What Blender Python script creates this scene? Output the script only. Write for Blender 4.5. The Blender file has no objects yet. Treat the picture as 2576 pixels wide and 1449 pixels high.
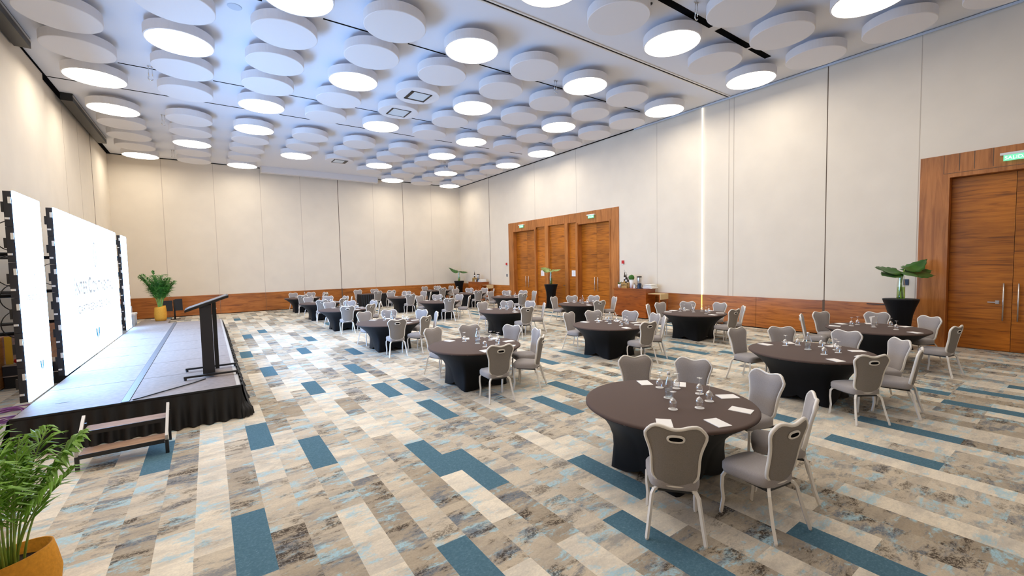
import bpy, bmesh, math, random
from mathutils import Vector, Matrix

R = math.radians
PI = math.pi
random.seed(7)
sc = bpy.context.scene
C = sc.collection

# ---------------------------------------------------------------- camera, world, exposure
F_PX = 1078.83
YAW, PITCH, ROLL = R(35.266), R(-3.126), R(-1.197)
CAM_H = 2.3
cam_data = bpy.data.cameras.new('camera')
cam_data.sensor_fit = 'HORIZONTAL'
cam_data.sensor_width = 36.0
cam_data.lens = F_PX / 2576 * 36.0
cam_data.clip_start = 0.05
cam = bpy.data.objects.new('camera', cam_data)
C.objects.link(cam)
_f = Vector((math.sin(YAW) * math.cos(PITCH), math.cos(YAW) * math.cos(PITCH), math.sin(PITCH)))
_r = Vector((math.cos(YAW), -math.sin(YAW), 0))
_u = _r.cross(_f)
_r2 = math.cos(ROLL) * _r + math.sin(ROLL) * _u
_u2 = -math.sin(ROLL) * _r + math.cos(ROLL) * _u
M = Matrix((_r2, _u2, -_f)).transposed().to_4x4()
M.translation = Vector((0, 0, CAM_H))
cam.matrix_world = M
sc.camera = cam

sc.view_settings.view_transform = 'Standard'
sc.view_settings.look = 'None'
sc.view_settings.exposure = 0.62
sc.view_settings.gamma = 1.0
sc.view_settings.use_curve_mapping = False
w = bpy.data.worlds.new('world')
sc.world = w
w.use_nodes = True
w.node_tree.nodes['Background'].inputs[0].default_value = (0.5, 0.55, 0.65, 1)
w.node_tree.nodes['Background'].inputs[1].default_value = 0.05
try:
    sc.cycles.max_bounces = 10
    sc.cycles.diffuse_bounces = 6
    sc.cycles.glossy_bounces = 3
    sc.cycles.transmission_bounces = 4
    sc.cycles.transparent_max_bounces = 16
    sc.cycles.caustics_reflective = False
    sc.cycles.caustics_refractive = False
    sc.cycles.use_denoising = True
except Exception:
    pass

LAMP_STRENGTH = 10.0
LAMP_COLOR = (1.0, 0.90, 0.76)
LED_STRENGTH = 11.0
LED_COLOR = (0.28, 0.54, 1.0)

# ---------------------------------------------------------------- room dimensions
XL, XR, YB, YF, ZC = -3.61, 15.02, 27.59, -4.6, 7.93
WAIN = 1.035

# ---------------------------------------------------------------- materials
def mat(name, col, rough=0.6, metal=0.0, spec=0.5, emit=None, strength=0.0, noise=0.0, nscale=30.0, bump=0.0, sheen=0.0):
    m = bpy.data.materials.new(name)
    m.use_nodes = True
    nt = m.node_tree
    b = nt.nodes['Principled BSDF']
    b.inputs['Base Color'].default_value = (*col, 1)
    b.inputs['Roughness'].default_value = rough
    b.inputs['Metallic'].default_value = metal
    b.inputs['Specular IOR Level'].default_value = spec
    if sheen:
        b.inputs['Sheen Weight'].default_value = sheen
    if emit:
        b.inputs['Emission Color'].default_value = (*emit, 1)
        b.inputs['Emission Strength'].default_value = strength
    if noise or bump:
        tc = nt.nodes.new('ShaderNodeTexCoord')
        n = nt.nodes.new('ShaderNodeTexNoise')
        n.inputs['Scale'].default_value = nscale
        n.inputs['Detail'].default_value = 5
        nt.links.new(tc.outputs['Object'], n.inputs['Vector'])
        if noise:
            r = nt.nodes.new('ShaderNodeValToRGB')
            r.color_ramp.elements[0].position = 0.3
            r.color_ramp.elements[1].position = 0.7
            r.color_ramp.elements[0].color = (*[c * (1 - noise) for c in col], 1)
            r.color_ramp.elements[1].color = (*[min(1, c * (1 + noise)) for c in col], 1)
            nt.links.new(n.outputs['Fac'], r.inputs[0])
            nt.links.new(r.outputs[0], b.inputs['Base Color'])
        if bump:
            bp = nt.nodes.new('ShaderNodeBump')
            bp.inputs['Strength'].default_value = bump
            bp.inputs['Distance'].default_value = 0.01
            nt.links.new(n.outputs['Fac'], bp.inputs['Height'])
            nt.links.new(bp.outputs[0], b.inputs['Normal'])
    return m

def emission(name, col, strength):
    m = bpy.data.materials.new(name)
    m.use_nodes = True
    nt = m.node_tree
    nt.nodes.clear()
    o = nt.nodes.new('ShaderNodeOutputMaterial')
    e = nt.nodes.new('ShaderNodeEmission')
    e.inputs[0].default_value = (*col, 1)
    e.inputs[1].default_value = strength
    nt.links.new(e.outputs[0], o.inputs[0])
    return m

def thin_glass(name, tint=(1, 1, 1), base=0.24, edge=1.0):
    m = bpy.data.materials.new(name)
    m.use_nodes = True
    nt = m.node_tree
    nt.nodes.clear()
    o = nt.nodes.new('ShaderNodeOutputMaterial')
    t = nt.nodes.new('ShaderNodeBsdfTransparent')
    t.inputs[0].default_value = (*tint, 1)
    g = nt.nodes.new('ShaderNodeBsdfGlossy')
    g.inputs['Roughness'].default_value = 0.08
    g.inputs[0].default_value = (0.95, 0.95, 0.95, 1)
    lw = nt.nodes.new('ShaderNodeLayerWeight')
    lw.inputs[0].default_value = 0.35
    mr = nt.nodes.new('ShaderNodeMapRange')
    mr.inputs['To Min'].default_value = base
    mr.inputs['To Max'].default_value = edge
    mx = nt.nodes.new('ShaderNodeMixShader')
    nt.links.new(lw.outputs['Facing'], mr.inputs['Value'])
    nt.links.new(mr.outputs[0], mx.inputs[0])
    nt.links.new(t.outputs[0], mx.inputs[1])
    nt.links.new(g.outputs[0], mx.inputs[2])
    nt.links.new(mx.outputs[0], o.inputs[0])
    return m

def wood(name, scale, light=(0.50, 0.18, 0.035), dark=(0.20, 0.060, 0.010), rough=0.38, pl=None, pbr=None):
    """veneer: stretched noise grain; scale = (x, y, z) stretch; pl = board length along y/x for leaf seams"""
    m = bpy.data.materials.new(name)
    m.use_nodes = True
    nt = m.node_tree
    L = nt.links.new
    b = nt.nodes['Principled BSDF']
    b.inputs['Roughness'].default_value = rough
    tc = nt.nodes.new('ShaderNodeTexCoord')
    mp = nt.nodes.new('ShaderNodeMapping')
    mp.inputs['Scale'].default_value = scale
    n = nt.nodes.new('ShaderNodeTexNoise')
    n.inputs['Scale'].default_value = 1.0
    n.inputs['Detail'].default_value = 7
    n.inputs['Roughness'].default_value = 0.62
    n.inputs['Distortion'].default_value = 0.9
    L(tc.outputs['Object'], mp.inputs[0])
    L(mp.outputs[0], n.inputs['Vector'])
    n2 = nt.nodes.new('ShaderNodeTexNoise')
    n2.inputs['Scale'].default_value = 0.55
    n2.inputs['Detail'].default_value = 2
    L(tc.outputs['Object'], n2.inputs['Vector'])
    r = nt.nodes.new('ShaderNodeValToRGB')
    r.color_ramp.elements[0].position = 0.30
    r.color_ramp.elements[0].color = (*dark, 1)
    r.color_ramp.elements[1].position = 0.62
    r.color_ramp.elements[1].color = (*light, 1)
    e = r.color_ramp.elements.new(0.46)
    e.color = (light[0] * .78, light[1] * .72, light[2] * .6, 1)
    L(n.outputs['Fac'], r.inputs[0])
    r2 = nt.nodes.new('ShaderNodeValToRGB')
    r2.color_ramp.elements[0].position = 0.35
    r2.color_ramp.elements[0].color = (0.75, 0.72, 0.7, 1)
    r2.color_ramp.elements[1].position = 0.65
    r2.color_ramp.elements[1].color = (1.12, 1.1, 1.05, 1)
    L(n2.outputs['Fac'], r2.inputs[0])
    mx = nt.nodes.new('ShaderNodeMix')
    mx.data_type = 'RGBA'
    mx.blend_type = 'MULTIPLY'
    mx.inputs[0].default_value = 1.0
    L(r.outputs[0], mx.inputs[6])
    L(r2.outputs[0], mx.inputs[7])
    L(mx.outputs[2], b.inputs['Base Color'])
    return m

WALL_COL = (0.77, 0.70, 0.595)
MT = {}
MT['wall'] = mat('wall fabric', WALL_COL, 0.9, spec=0.1, noise=0.03, nscale=1.2)
MT['ceil'] = mat('ceiling plaster', (0.76, 0.78, 0.84), 0.9, spec=0.1)
MT['disc'] = mat('acoustic disc', (0.77, 0.76, 0.775), 0.92, spec=0.1)
MT['dark'] = mat('dark gap', (0.008, 0.008, 0.009), 1.0, spec=0.0)
MT['seam'] = mat('wall seam', (0.56, 0.49, 0.41), 0.9, spec=0.1)
MT['seamdark'] = mat('wall seam dark', (0.14, 0.10, 0.075), 0.9, spec=0.1)
MT['lamp'] = emission('lamp diffuser', LAMP_COLOR, LAMP_STRENGTH)
MT['whitemetal'] = mat('white painted metal', (0.75, 0.72, 0.67), 0.35)
MT['black'] = mat('black metal', (0.012, 0.012, 0.013), 0.45)
MT['blackmatte'] = mat('black plastic', (0.02, 0.02, 0.025), 0.6)
MT['steel'] = mat('brushed steel', (0.62, 0.60, 0.58), 0.3, metal=0.9)
MT['chrome'] = mat('chrome', (0.75, 0.75, 0.75), 0.15, metal=1.0)
MT['white'] = mat('white', (0.8, 0.8, 0.8), 0.6)
MT['paper'] = mat('paper', (0.86, 0.84, 0.82), 0.8)
MT['fabric'] = mat('chair fabric', (0.33, 0.30, 0.29), 0.85, spec=0.15, noise=0.10, nscale=160, sheen=0.25)
MT['fabricback'] = mat('chair back fabric', (0.25, 0.225, 0.205), 0.9, spec=0.1, noise=0.12, nscale=180)
MT['frame'] = mat('chair frame enamel', (0.80, 0.76, 0.70), 0.35)
MT['clothtop_lit'] = mat('lit black stretch fabric', (0.092, 0.060, 0.050), 0.75, spec=0.2, sheen=0.05)  # same black fabric as the skirt; overhead light painted in as brown
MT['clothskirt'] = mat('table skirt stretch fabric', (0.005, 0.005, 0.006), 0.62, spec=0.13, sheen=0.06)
MT['drape'] = mat('stage drape', (0.013, 0.0125, 0.013), 0.5, spec=0.35)
MT['glass'] = thin_glass('drinking glass')
MT['bottle'] = thin_glass('bottle glass', (0.97, 0.99, 1.0), 0.10, 0.8)
MT['vase'] = thin_glass('vase glass', (0.9, 0.97, 0.93), 0.08, 0.7)
MT['water'] = thin_glass('water', (0.92, 0.97, 1.0), 0.05, 0.3)
MT['greenwater'] = thin_glass('green water', (0.62, 0.82, 0.25), 0.06, 0.3)
MT['leaf'] = mat('palm leaf', (0.06, 0.17, 0.02), 0.45, noise=0.45, nscale=6)
MT['leaf2'] = mat('light leaf', (0.16, 0.34, 0.03), 0.45, noise=0.35, nscale=6)
MT['bigleaf'] = mat('broad leaf', (0.035, 0.13, 0.02), 0.35, noise=0.4, nscale=3)
MT['paleleaf'] = mat('pale broad leaf', (0.30, 0.42, 0.16), 0.4, noise=0.3, nscale=3)
MT['stem'] = mat('green stem', (0.22, 0.36, 0.06), 0.5, noise=0.3, nscale=12)
MT['pot'] = mat('mustard felt pot', (0.62, 0.27, 0.03), 0.85, spec=0.15, noise=0.12, nscale=40, bump=0.3)
MT['soil'] = mat('soil', (0.02, 0.013, 0.01), 0.95, noise=0.4, nscale=50)
MT['woodH'] = wood('walnut veneer horizontal grain', (1.1, 1.1, 13))
MT['woodV'] = wood('walnut veneer upright grain', (9, 9, 0.7), (0.52, 0.20, 0.05), (0.27, 0.088, 0.018))
MT['woodD'] = wood('door veneer', (1.0, 1.0, 16), (0.56, 0.187, 0.017), (0.17, 0.048, 0.005), 0.3)
MT['woodB'] = wood('buffet veneer', (1.2, 1.2, 9), (0.42, 0.115, 0.016), (0.17, 0.042, 0.006), 0.3)
MT['crate'] = wood('pale crate wood', (3, 3, 20), (0.62, 0.42, 0.15), (0.42, 0.25, 0.08), 0.6)
MT['deck'] = mat('stage deck laminate', (0.24, 0.19, 0.165), 0.55, spec=0.3, noise=0.16, nscale=14)
MT['tread'] = wood('step tread', (3, 22, 3), (0.42, 0.27, 0.18), (0.28, 0.17, 0.11), 0.75)
MT['alu'] = mat('aluminium edge', (0.5, 0.48, 0.46), 0.4, metal=0.6)
MT['tape'] = mat('cable cover tape', (0.09, 0.09, 0.10), 0.4)
MT['led'] = emission('led screen', LED_COLOR, LED_STRENGTH)
MT['ledgrey'] = emission('screen grey lettering', (0.34, 0.37, 0.42), 1.0)
MT['ledpale'] = emission('screen pale lettering', (0.36, 0.40, 0.46), 1.0)
MT['ledblue'] = emission('screen blue mark', (0.03, 0.20, 0.42), 1.0)
MT['red'] = mat('red plastic', (0.55, 0.02, 0.02), 0.5)
MT['yellow'] = mat('yellow board', (0.85, 0.50, 0.04), 0.6)
MT['purple'] = mat('purple cable', (0.30, 0.10, 0.32), 0.5)
MT['signgreen'] = emission('exit sign plate', (0.20, 0.75, 0.42), 0.9)
MT['signwhite'] = emission('exit sign letters', (0.9, 1.0, 0.93), 1.2)
MT['strip'] = emission('wall light strip', (1.0, 0.93, 0.80), 1.6)
MT['stripwarm'] = emission('warm light strip', (1.0, 0.66, 0.16), 1.3)
MT['navy'] = mat('navy switch', (0.02, 0.035, 0.07), 0.3)
MT['topiary'] = mat('topiary leaves', (0.05, 0.16, 0.02), 0.8, noise=0.5, nscale=60, bump=1.0)
MT['winedark'] = mat('dark bottle glass', (0.025, 0.012, 0.008), 0.15)
MT['towel'] = mat('white linen', (0.78, 0.78, 0.76), 0.9, noise=0.05, nscale=20)
MT['basket'] = mat('straw runner', (0.62, 0.47, 0.25), 0.8, noise=0.2, nscale=90)
MT['lavender'] = mat('pale plastic', (0.55, 0.62, 0.72), 0.5)
MT['mirror'] = mat('hatch glass panel', (0.66, 0.72, 0.76), 0.6)

# ---- carpet material: reads per-tile colour attribute (tone, random, blue)
def carpet_material():
    m = bpy.data.materials.new('carpet planks')
    m.use_nodes = True
    nt = m.node_tree
    N, L = nt.nodes.new, nt.links.new
    b = nt.nodes['Principled BSDF']
    b.inputs['Roughness'].default_value = 0.95
    b.inputs['Specular IOR Level'].default_value = 0.1
    at = N('ShaderNodeAttribute')
    at.attribute_name = 'tile'
    sep = N('ShaderNodeSeparateColor')
    L(at.outputs['Color'], sep.inputs[0])
    tc = N('ShaderNodeTexCoord')
    off = N('ShaderNodeCombineXYZ')
    mul = N('ShaderNodeMath'); mul.operation = 'MULTIPLY'; mul.inputs[1].default_value = 37.0
    L(sep.outputs[1], mul.inputs[0])
    L(mul.outputs[0], off.inputs[2])
    add = N('ShaderNodeVectorMath'); add.operation = 'ADD'
    L(tc.outputs['Object'], add.inputs[0]); L(off.outputs[0], add.inputs[1])
    def nz(scale, vec, detail=4, rough=0.6, dist=0.4):
        mp = N('ShaderNodeMapping'); mp.inputs['Scale'].default_value = vec
        L(add.outputs[0], mp.inputs[0])
        n = N('ShaderNodeTexNoise'); n.inputs['Scale'].default_value = scale
        n.inputs['Detail'].default_value = detail; n.inputs['Roughness'].default_value = rough
        n.inputs['Distortion'].default_value = dist
        L(mp.outputs[0], n.inputs['Vector'])
        return n
    def ramp(src, pts):
        r = N('ShaderNodeValToRGB')
        els = r.color_ramp.elements
        els[0].position, els[0].color = pts[0][0], (*pts[0][1], 1)
        els[1].position, els[1].color = pts[1][0], (*pts[1][1], 1)
        for p_, c_ in pts[2:]:
            e = els.new(p_); e.color = (*c_, 1)
        L(src, r.inputs[0])
        return r
    def mixc(fac, a, bb, blend='MIX'):
        x = N('ShaderNodeMix'); x.data_type = 'RGBA'; x.blend_type = blend
        if isinstance(fac, float): x.inputs[0].default_value = fac
        else: L(fac, x.inputs[0])
        for i, s in ((6, a), (7, bb)):
            if isinstance(s, tuple): x.inputs[i].default_value = (*s, 1)
            else: L(s, x.inputs[i])
        return x.outputs[2]
    def mulf(a, bb):
        x = N('ShaderNodeMath'); x.operation = 'MULTIPLY'
        L(a, x.inputs[0])
        if isinstance(bb, float): x.inputs[1].default_value = bb
        else: L(bb, x.inputs[1])
        return x.outputs[0]
    K = (0, 0, 0); W = (1, 1, 1)
    big = nz(1.6, (0.9, 3.0, 1.0))
    mid = nz(2.6, (0.9, 2.0, 1.0), 8, 0.72, 0.2)
    fine = nz(46, (1, 1.3, 1), 3, 0.75, 0)
    dk = nz(1.9, (0.9, 2.0, 1.3), 9, 0.78, 0.25)
    blot = nz(1.7, (0.9, 2.2, 1.0), 8, 0.74, 0.2)
    tone = sep.outputs[0]
    basec = ramp(tone, [(0.0, (0.79, 0.725, 0.61)), (1.0, (0.38, 0.32, 0.245)), (0.5, (0.57, 0.50, 0.40))]).outputs[0]
    # soft lighter / darker streaks
    st = ramp(big.outputs['Fac'], [(0.35, (0.78, 0.78, 0.80)), (0.65, (1.12, 1.10, 1.06))]).outputs[0]
    col = mixc(0.8, basec, st, 'MULTIPLY')
    # pale blue cloud patches
    f_lb = ramp(mid.outputs['Fac'], [(0.53, K), (0.60, W)]).outputs[0]
    sp0 = ramp(fine.outputs['Fac'], [(0.36, (0.35,) * 3), (0.52, W)]).outputs[0]
    col = mixc(mulf(mulf(f_lb, 0.85), sp0), col, (0.36, 0.58, 0.68))
    # grey blue
    f_gb = ramp(blot.outputs['Fac'], [(0.525, K), (0.60, W)]).outputs[0]
    tn = ramp(tone, [(0.12, (0.15,) * 3), (0.7, (0.95,) * 3)]).outputs[0]
    col = mixc(mulf(mulf(f_gb, tn), sp0), col, (0.15, 0.175, 0.21))
    # dark brown speckled blotches, strongest in dark planks
    f_db = ramp(dk.outputs['Fac'], [(0.40, W), (0.47, K)]).outputs[0]
    sp = ramp(fine.outputs['Fac'], [(0.40, K), (0.50, W)]).outputs[0]
    col = mixc(mulf(mulf(f_db, tn), sp), col, (0.06, 0.046, 0.036))
    sp2 = ramp(fine.outputs['Fac'], [(0.30, (0.8, 0.8, 0.8)), (0.6, (1.05, 1.05, 1.05))]).outputs[0]
    col = mixc(0.7, col, sp2, 'MULTIPLY')
    # teal blue accent planks
    bl = ramp(fine.outputs['Fac'], [(0.40, (0.072, 0.15, 0.205)), (0.60, (0.095, 0.185, 0.245)), (0.72, (0.15, 0.26, 0.32))]).outputs[0]
    col = mixc(sep.outputs[2], col, bl)
    L(col, b.inputs['Base Color'])
    return m
MT['carpet'] = carpet_material()

# ---------------------------------------------------------------- mesh helpers
def finish(name, bm, m, parent=None, smooth=False, loc=None):
    me = bpy.data.meshes.new(name)
    bm.normal_update()
    bm.to_mesh(me)
    bm.free()
    if smooth:
        for p in me.polygons: p.use_smooth = True
    ms = m if isinstance(m, (list, tuple)) else [m]
    for k in ms:
        me.materials.append(MT[k] if isinstance(k, str) else k)
    o = bpy.data.objects.new(name, me)
    C.objects.link(o)
    if parent: o.parent = parent
    if loc: o.location = loc
    return o

def nb(): return bmesh.new()

def box(bm, x0, x1, y0, y1, z0, z1, mi=0):
    v = [bm.verts.new((x, y, z)) for z in (z0, z1) for x, y in ((x0, y0), (x1, y0), (x1, y1), (x0, y1))]
    for f in ((3, 2, 1, 0), (4, 5, 6, 7), (0, 1, 5, 4), (1, 2, 6, 5), (2, 3, 7, 6), (3, 0, 4, 7)):
        fc = bm.faces.new([v[i] for i in f]); fc.material_index = mi
    return bm

def lathe(bm, prof, n=24, cx=0, cy=0, cz=0, mi=0, sx=1, sy=1):
    rings = []
    for r, z in prof:
        if r < 1e-5:
            rings.append([bm.verts.new((cx, cy, cz + z))])
        else:
            rings.append([bm.verts.new((cx + sx * r * math.cos(2 * PI * i / n), cy + sy * r * math.sin(2 * PI * i / n), cz + z)) for i in range(n)])
    for a, b in zip(rings, rings[1:]):
        if len(a) == 1 and len(b) == 1: continue
        for i in range(n):
            j = (i + 1) % n
            if len(a) == 1: f = bm.faces.new((a[0], b[j], b[i]))
            elif len(b) == 1: f = bm.faces.new((a[i], a[j], b[0]))
            else: f = bm.faces.new((a[i], a[j], b[j], b[i]))
            f.material_index = mi
    return bm

def tube(bm, pts, r, n=6, closed=False, caps=True, mi=0, rot=0.0, flat=1.0):
    pts = [Vector(p) for p in pts]
    k = len(pts)
    rr = r if isinstance(r, (list, tuple)) else [r] * k
    rings = []
    prev = None
    for i, p in enumerate(pts):
        if closed: t = pts[(i + 1) % k] - pts[i - 1]
        else: t = pts[min(i + 1, k - 1)] - pts[max(i - 1, 0)]
        if t.length < 1e-9: t = Vector((0, 0, 1))
        t.normalize()
        if prev is None:
            a = Vector((0, 0, 1)) if abs(t.z) < 0.9 else Vector((0, 1, 0))
            u = t.cross(a).normalized()
        else:
            u = (prev - t * prev.dot(t))
            if u.length < 1e-6: u = t.orthogonal()
            u.normalize()
        prev = u
        v = t.cross(u)
        rings.append([bm.verts.new(p + rr[i] * (math.cos(2 * PI * j / n + rot) * u + flat * math.sin(2 * PI * j / n + rot) * v)) for j in range(n)])
    m_ = k if closed else k - 1
    for i in range(m_):
        a, b = rings[i], rings[(i + 1) % k]
        for j in range(n):
            f = bm.faces.new((a[j], a[(j + 1) % n], b[(j + 1) % n], b[j])); f.material_index = mi
    if caps and not closed:
        f = bm.faces.new(rings[0][::-1]); f.material_index = mi
        f = bm.faces.new(rings[-1]); f.material_index = mi
    return bm

def disc(bm, r, z, n=32, cx=0, cy=0, down=False, mi=0):
    v = [bm.verts.new((cx + r * math.cos(2 * PI * i / n), cy + r * math.sin(2 * PI * i / n), z)) for i in range(n)]
    f = bm.faces.new(v[::-1] if down else v); f.material_index = mi
    return bm

def tag(o, label=None, cat=None, group=None, kind=None):
    if label: o['label'] = label
    if cat: o['category'] = cat
    if group: o['group'] = group
    if kind: o['kind'] = kind
    return o

def empty(name, loc=(0, 0, 0), rz=0.0):
    o = bpy.data.objects.new(name, None)
    o.empty_display_size = 0.1
    C.objects.link(o)
    o.location = loc
    o.rotation_euler = (0, 0, rz)
    return o

KIDS = {}
def kid(parent, o):
    o.parent = parent
    return o

def copy_tree(o, parent=None):
    c = o.copy()
    C.objects.link(c)
    c.parent = parent
    for ch in [x for x in o.children]:
        copy_tree(ch, c)
    return c

class Proto:
    """first use moves the original, later uses copy it with its parts"""
    def __init__(self, root): self.root, self.used = root, False
    def place(self, loc, rz=0.0, scale=None):
        if not self.used:
            self.used = True
            o = self.root
        else:
            o = copy_tree(self.root)
        o.location = loc
        o.rotation_euler = (0, 0, rz)
        if scale: o.scale = scale
        return o

def structure(name, bm, m, smooth=False):
    return tag(finish(name, bm, m, smooth=smooth), kind='structure')

ORD = ['', 'first', 'second', 'third', 'fourth', 'fifth', 'sixth', 'seventh', 'eighth', 'ninth', 'tenth', 'eleventh', 'twelfth', 'thirteenth', 'fourteenth', 'fifteenth', 'sixteenth', 'seventeenth']

# ---------------------------------------------------------------- floor: running-bond carpet planks
TW, TL = 0.2705, 1.055
BLUE = [(.2, 4.17), (.47, 6.85), (1.0, 5.79), (-.63, 6.84), (2.1, 4.65), (2.37, 4.17), (3.45, 3.05), (2.93, 2.0), (1.55, 2.5), (6.46, 1.42), (7.57, 1.42),
        (4.0, .9), (9.45, .9), (1.55, 8.97), (2.64, 7.9), (3.2, 7.95), (1.0, 11.2), (.73, 13.9), (2.1, 13.4), (3.2, 12.35), (2.64, 10.07), (2.64, 15.6),
        (1.56, 18.9), (1.0, 17.8)]

BLUE += [(5.32, 5.78), (4.55, 5.17), (6.54, 7.75), (7.5, 8.06), (10.01, 6.27), (8.93, 6.32), (7.14, 14.48), (6.78, 2.67), (9.99, 1.7), (10.6, 1.4), (2.91, 6.26)]
def build_floor():
    bm = nb()
    lay = bm.loops.layers.float_color.new('tile')
    blue = set()
    def key(x, y):
        k = math.floor((x - .065) / TW)
        top0 = 7.37 if k % 2 else 7.87
        n = math.floor((y - top0) / TL)
        return (k, n)
    for x, y in BLUE: blue.add(key(x, y))
    rnd = random.Random(11)
    k0 = math.floor((XL - .065) / TW); k1 = math.ceil((XR - .065) / TW)
    for k in range(k0, k1 + 1):
        x0 = max(XL, .065 + k * TW); x1 = min(XR + .3, .065 + (k + 1) * TW)
        if x1 <= x0: continue
        top0 = 7.37 if k % 2 else 7.87
        n0 = math.floor((YF - top0) / TL); n1 = math.ceil((YB - top0) / TL)
        for n in range(n0, n1 + 1):
            y0 = max(YF, top0 + n * TL); y1 = min(YB, top0 + (n + 1) * TL)
            if y1 <= y0: continue
            r = rnd.random()
            t = rnd.random()
            tone = 0.05 + 0.25 * t if r < 0.45 else (0.4 + 0.25 * t if r < 0.8 else 0.75 + 0.25 * t)
            is_blue = (k, n) in blue or ((y0 > 14 or x0 > 9.9) and rnd.random() < 0.03)
            f = bm.faces.new([bm.verts.new(v) for v in ((x0, y0, 0), (x1, y0, 0), (x1, y1, 0), (x0, y1, 0))])
            g = rnd.random()
            for lp in f.loops: lp[lay] = (tone, g, 1.0 if is_blue else 0.0, 1)
    bmesh.ops.remove_doubles(bm, verts=bm.verts, dist=1e-4)
    return structure('floor', bm, 'carpet')
build_floor()

# ---------------------------------------------------------------- walls and ceiling
bm = nb(); box(bm, XL - .2, XR + .5, YF - .2, YB + .2, ZC, ZC + .2)
structure('ceiling', bm, 'ceil')
# back wall
bm = nb(); box(bm, XL - .2, XR + .5, YB, YB + .2, 0, ZC)
structure('wall_back', bm, 'wall')
bm = nb(); box(bm, XL - .2, XR + .5, YF - .2, YF, 0, ZC)
structure('wall_front', bm, 'wall')
# left wall with the nearer stretch standing 12 cm proud
bm = nb(); box(bm, XL - .2, XL, YF, YB, 0, ZC); box(bm, XL, XL + .10, YF, 17.55, 0, ZC)
structure('wall_left', bm, 'wall')
# right wall pieces around the two door portals
P1 = (0.0, 3.0)          # near portal, y range (its near stile lies outside the frame)
P1 = (-0.2, 3.0)
P2 = (12.89, 21.45)      # far portal
PT = 4.77
bm = nb()
box(bm, XR, XR + .3, YF, P1[0], 0, ZC)
box(bm, XR, XR + .3, P1[0], P1[1], PT, ZC)
box(bm, XR, XR + .3, P1[1], P2[0], 0, ZC)
box(bm, XR, XR + .3, P2[0], P2[1], PT, ZC)
box(bm, XR, XR + .3, P2[1], YB, 0, ZC)
box(bm, XR + .3, XR + .5, YF, YB, 0, ZC)
structure('wall_right', bm, 'wall')

# seams (narrow recess strips) on the walls
def seam(name, axis, a, z0, z1, wdt=.018, m='seam', side=None):
    bm = nb()
    if axis == 'R': box(bm, XR - .004, XR + .02, a - wdt / 2, a + wdt / 2, z0, z1)
    elif axis == 'B': box(bm, a - wdt / 2, a + wdt / 2, YB - .004, YB + .02, z0, z1)
    elif axis == 'L': box(bm, XL - .02, XL + .004, a - wdt / 2, a + wdt / 2, z0, z1)
    structure(name, bm, m)
n_trim = 0
def trim(axis, a, z0, z1, wdt=.018, m='seam'):
    global n_trim
    n_trim += 1
    seam('trim_%d' % n_trim, axis, a, z0, z1, wdt, m)
for y, wd, m_ in ((23.6, .035, 'seamdark'), (18.87, .012, 'seam'), (15.58, .012, 'seam'), (10.91, .012, 'seam'), (7.97, .02, 'seam'), (7.80, .02, 'seam'), (5.06, .022, 'seamdark'), (3.04, .014, 'seam')):
    z0 = PT if (P2[0] < y < P2[1]) else WAIN
    trim('R', y, z0, ZC, wd, m_)
for x, wd, m_ in ((-1.66, .025, 'seam'), (.46, .02, 'seam'), (2.58, .02, 'seam'), (4.6, .02, 'seam'), (6.68, .03, 'seamdark'), (8.8, .014, 'seam'), (10.77, .02, 'seamdark'), (12.8, .012, 'seam')):
    trim('B', x, WAIN, ZC, wd, m_)
for y, wd, m_ in ((24.0, .05, 'seamdark'), (19.9, .015, 'seam'), (21.9, .015, 'seam'), (17.57, .05, 'seamdark')):
    trim('L', y, WAIN, ZC, wd, m_)
# shadow gap between walls and ceiling
bm = nb()
box(bm, XR - .03, XR, YF, YB, ZC - .035, ZC)
structure('trim_right_cornice', bm, 'dark')
bm = nb(); box(bm, XL, XR, YB - .03, YB, ZC - .035, ZC)
structure('trim_back_cornice', bm, 'dark')
bm = nb(); box(bm, XL, XL + .13, YF, YB, ZC - .035, ZC)
structure('trim_left_cornice', bm, 'dark')
# curtain rail under the right cornice
bm = nb(); box(bm, XR - .07, XR - .03, YF, 12.0, ZC - .075, ZC - .02)
structure('trim_right_rail', bm, 'lavender')

# wainscot panels
def wains(name, axis, a0, a1, cuts):
    bm = nb()
    e = [a0] + [c for c in cuts if a0 < c < a1] + [a1]
    for i in range(len(e) - 1):
        s0 = e[i] + (.006 if i else 0); s1 = e[i + 1] - (.006 if i < len(e) - 2 else 0)
        if axis == 'R': box(bm, XR - .035, XR, s0, s1, .03, WAIN)
        elif axis == 'B': box(bm, s0, s1, YB - .035, YB, .03, WAIN)
        elif axis == 'L': box(bm, XL, XL + .135, s0, s1, .03, WAIN)
        elif axis == 'L2': box(bm, XL, XL + .035, s0, s1, .03, WAIN)
    structure(name, bm, 'woodH')
wains('trim_wainscot_right', 'R', P1[1], P2[0], (5.06, 7.0, 8.94, 10.91))
wains('trim_wainscot_right_far', 'R', P2[1], YB - .035, (23.6,))
wains('trim_wainscot_back', 'B', XL, XR - .035, (-1.66, .46, 2.58, 4.6, 6.68, 8.8, 10.77, 12.8))
wains('trim_wainscot_left', 'L', YF, 17.55, (-2, 0, 2, 4, 6, 8, 10, 12, 14, 16))
wains('trim_wainscot_left_far', 'L2', 17.55, YB - .035, (19.9, 21.9, 24.0))
def basebd(name, axis, a0, a1):
    bm = nb()
    if axis == 'R': box(bm, XR - .025, XR, a0, a1, 0, .03)
    elif axis == 'B': box(bm, a0, a1, YB - .025, YB, 0, .03)
    else: box(bm, XL, XL + .025, a0, a1, 0, .03)
    structure(name, bm, 'dark')
basebd('baseboard_right', 'R', P1[1], P2[0]); basebd('baseboard_right_far', 'R', P2[1], YB - .03)
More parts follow.
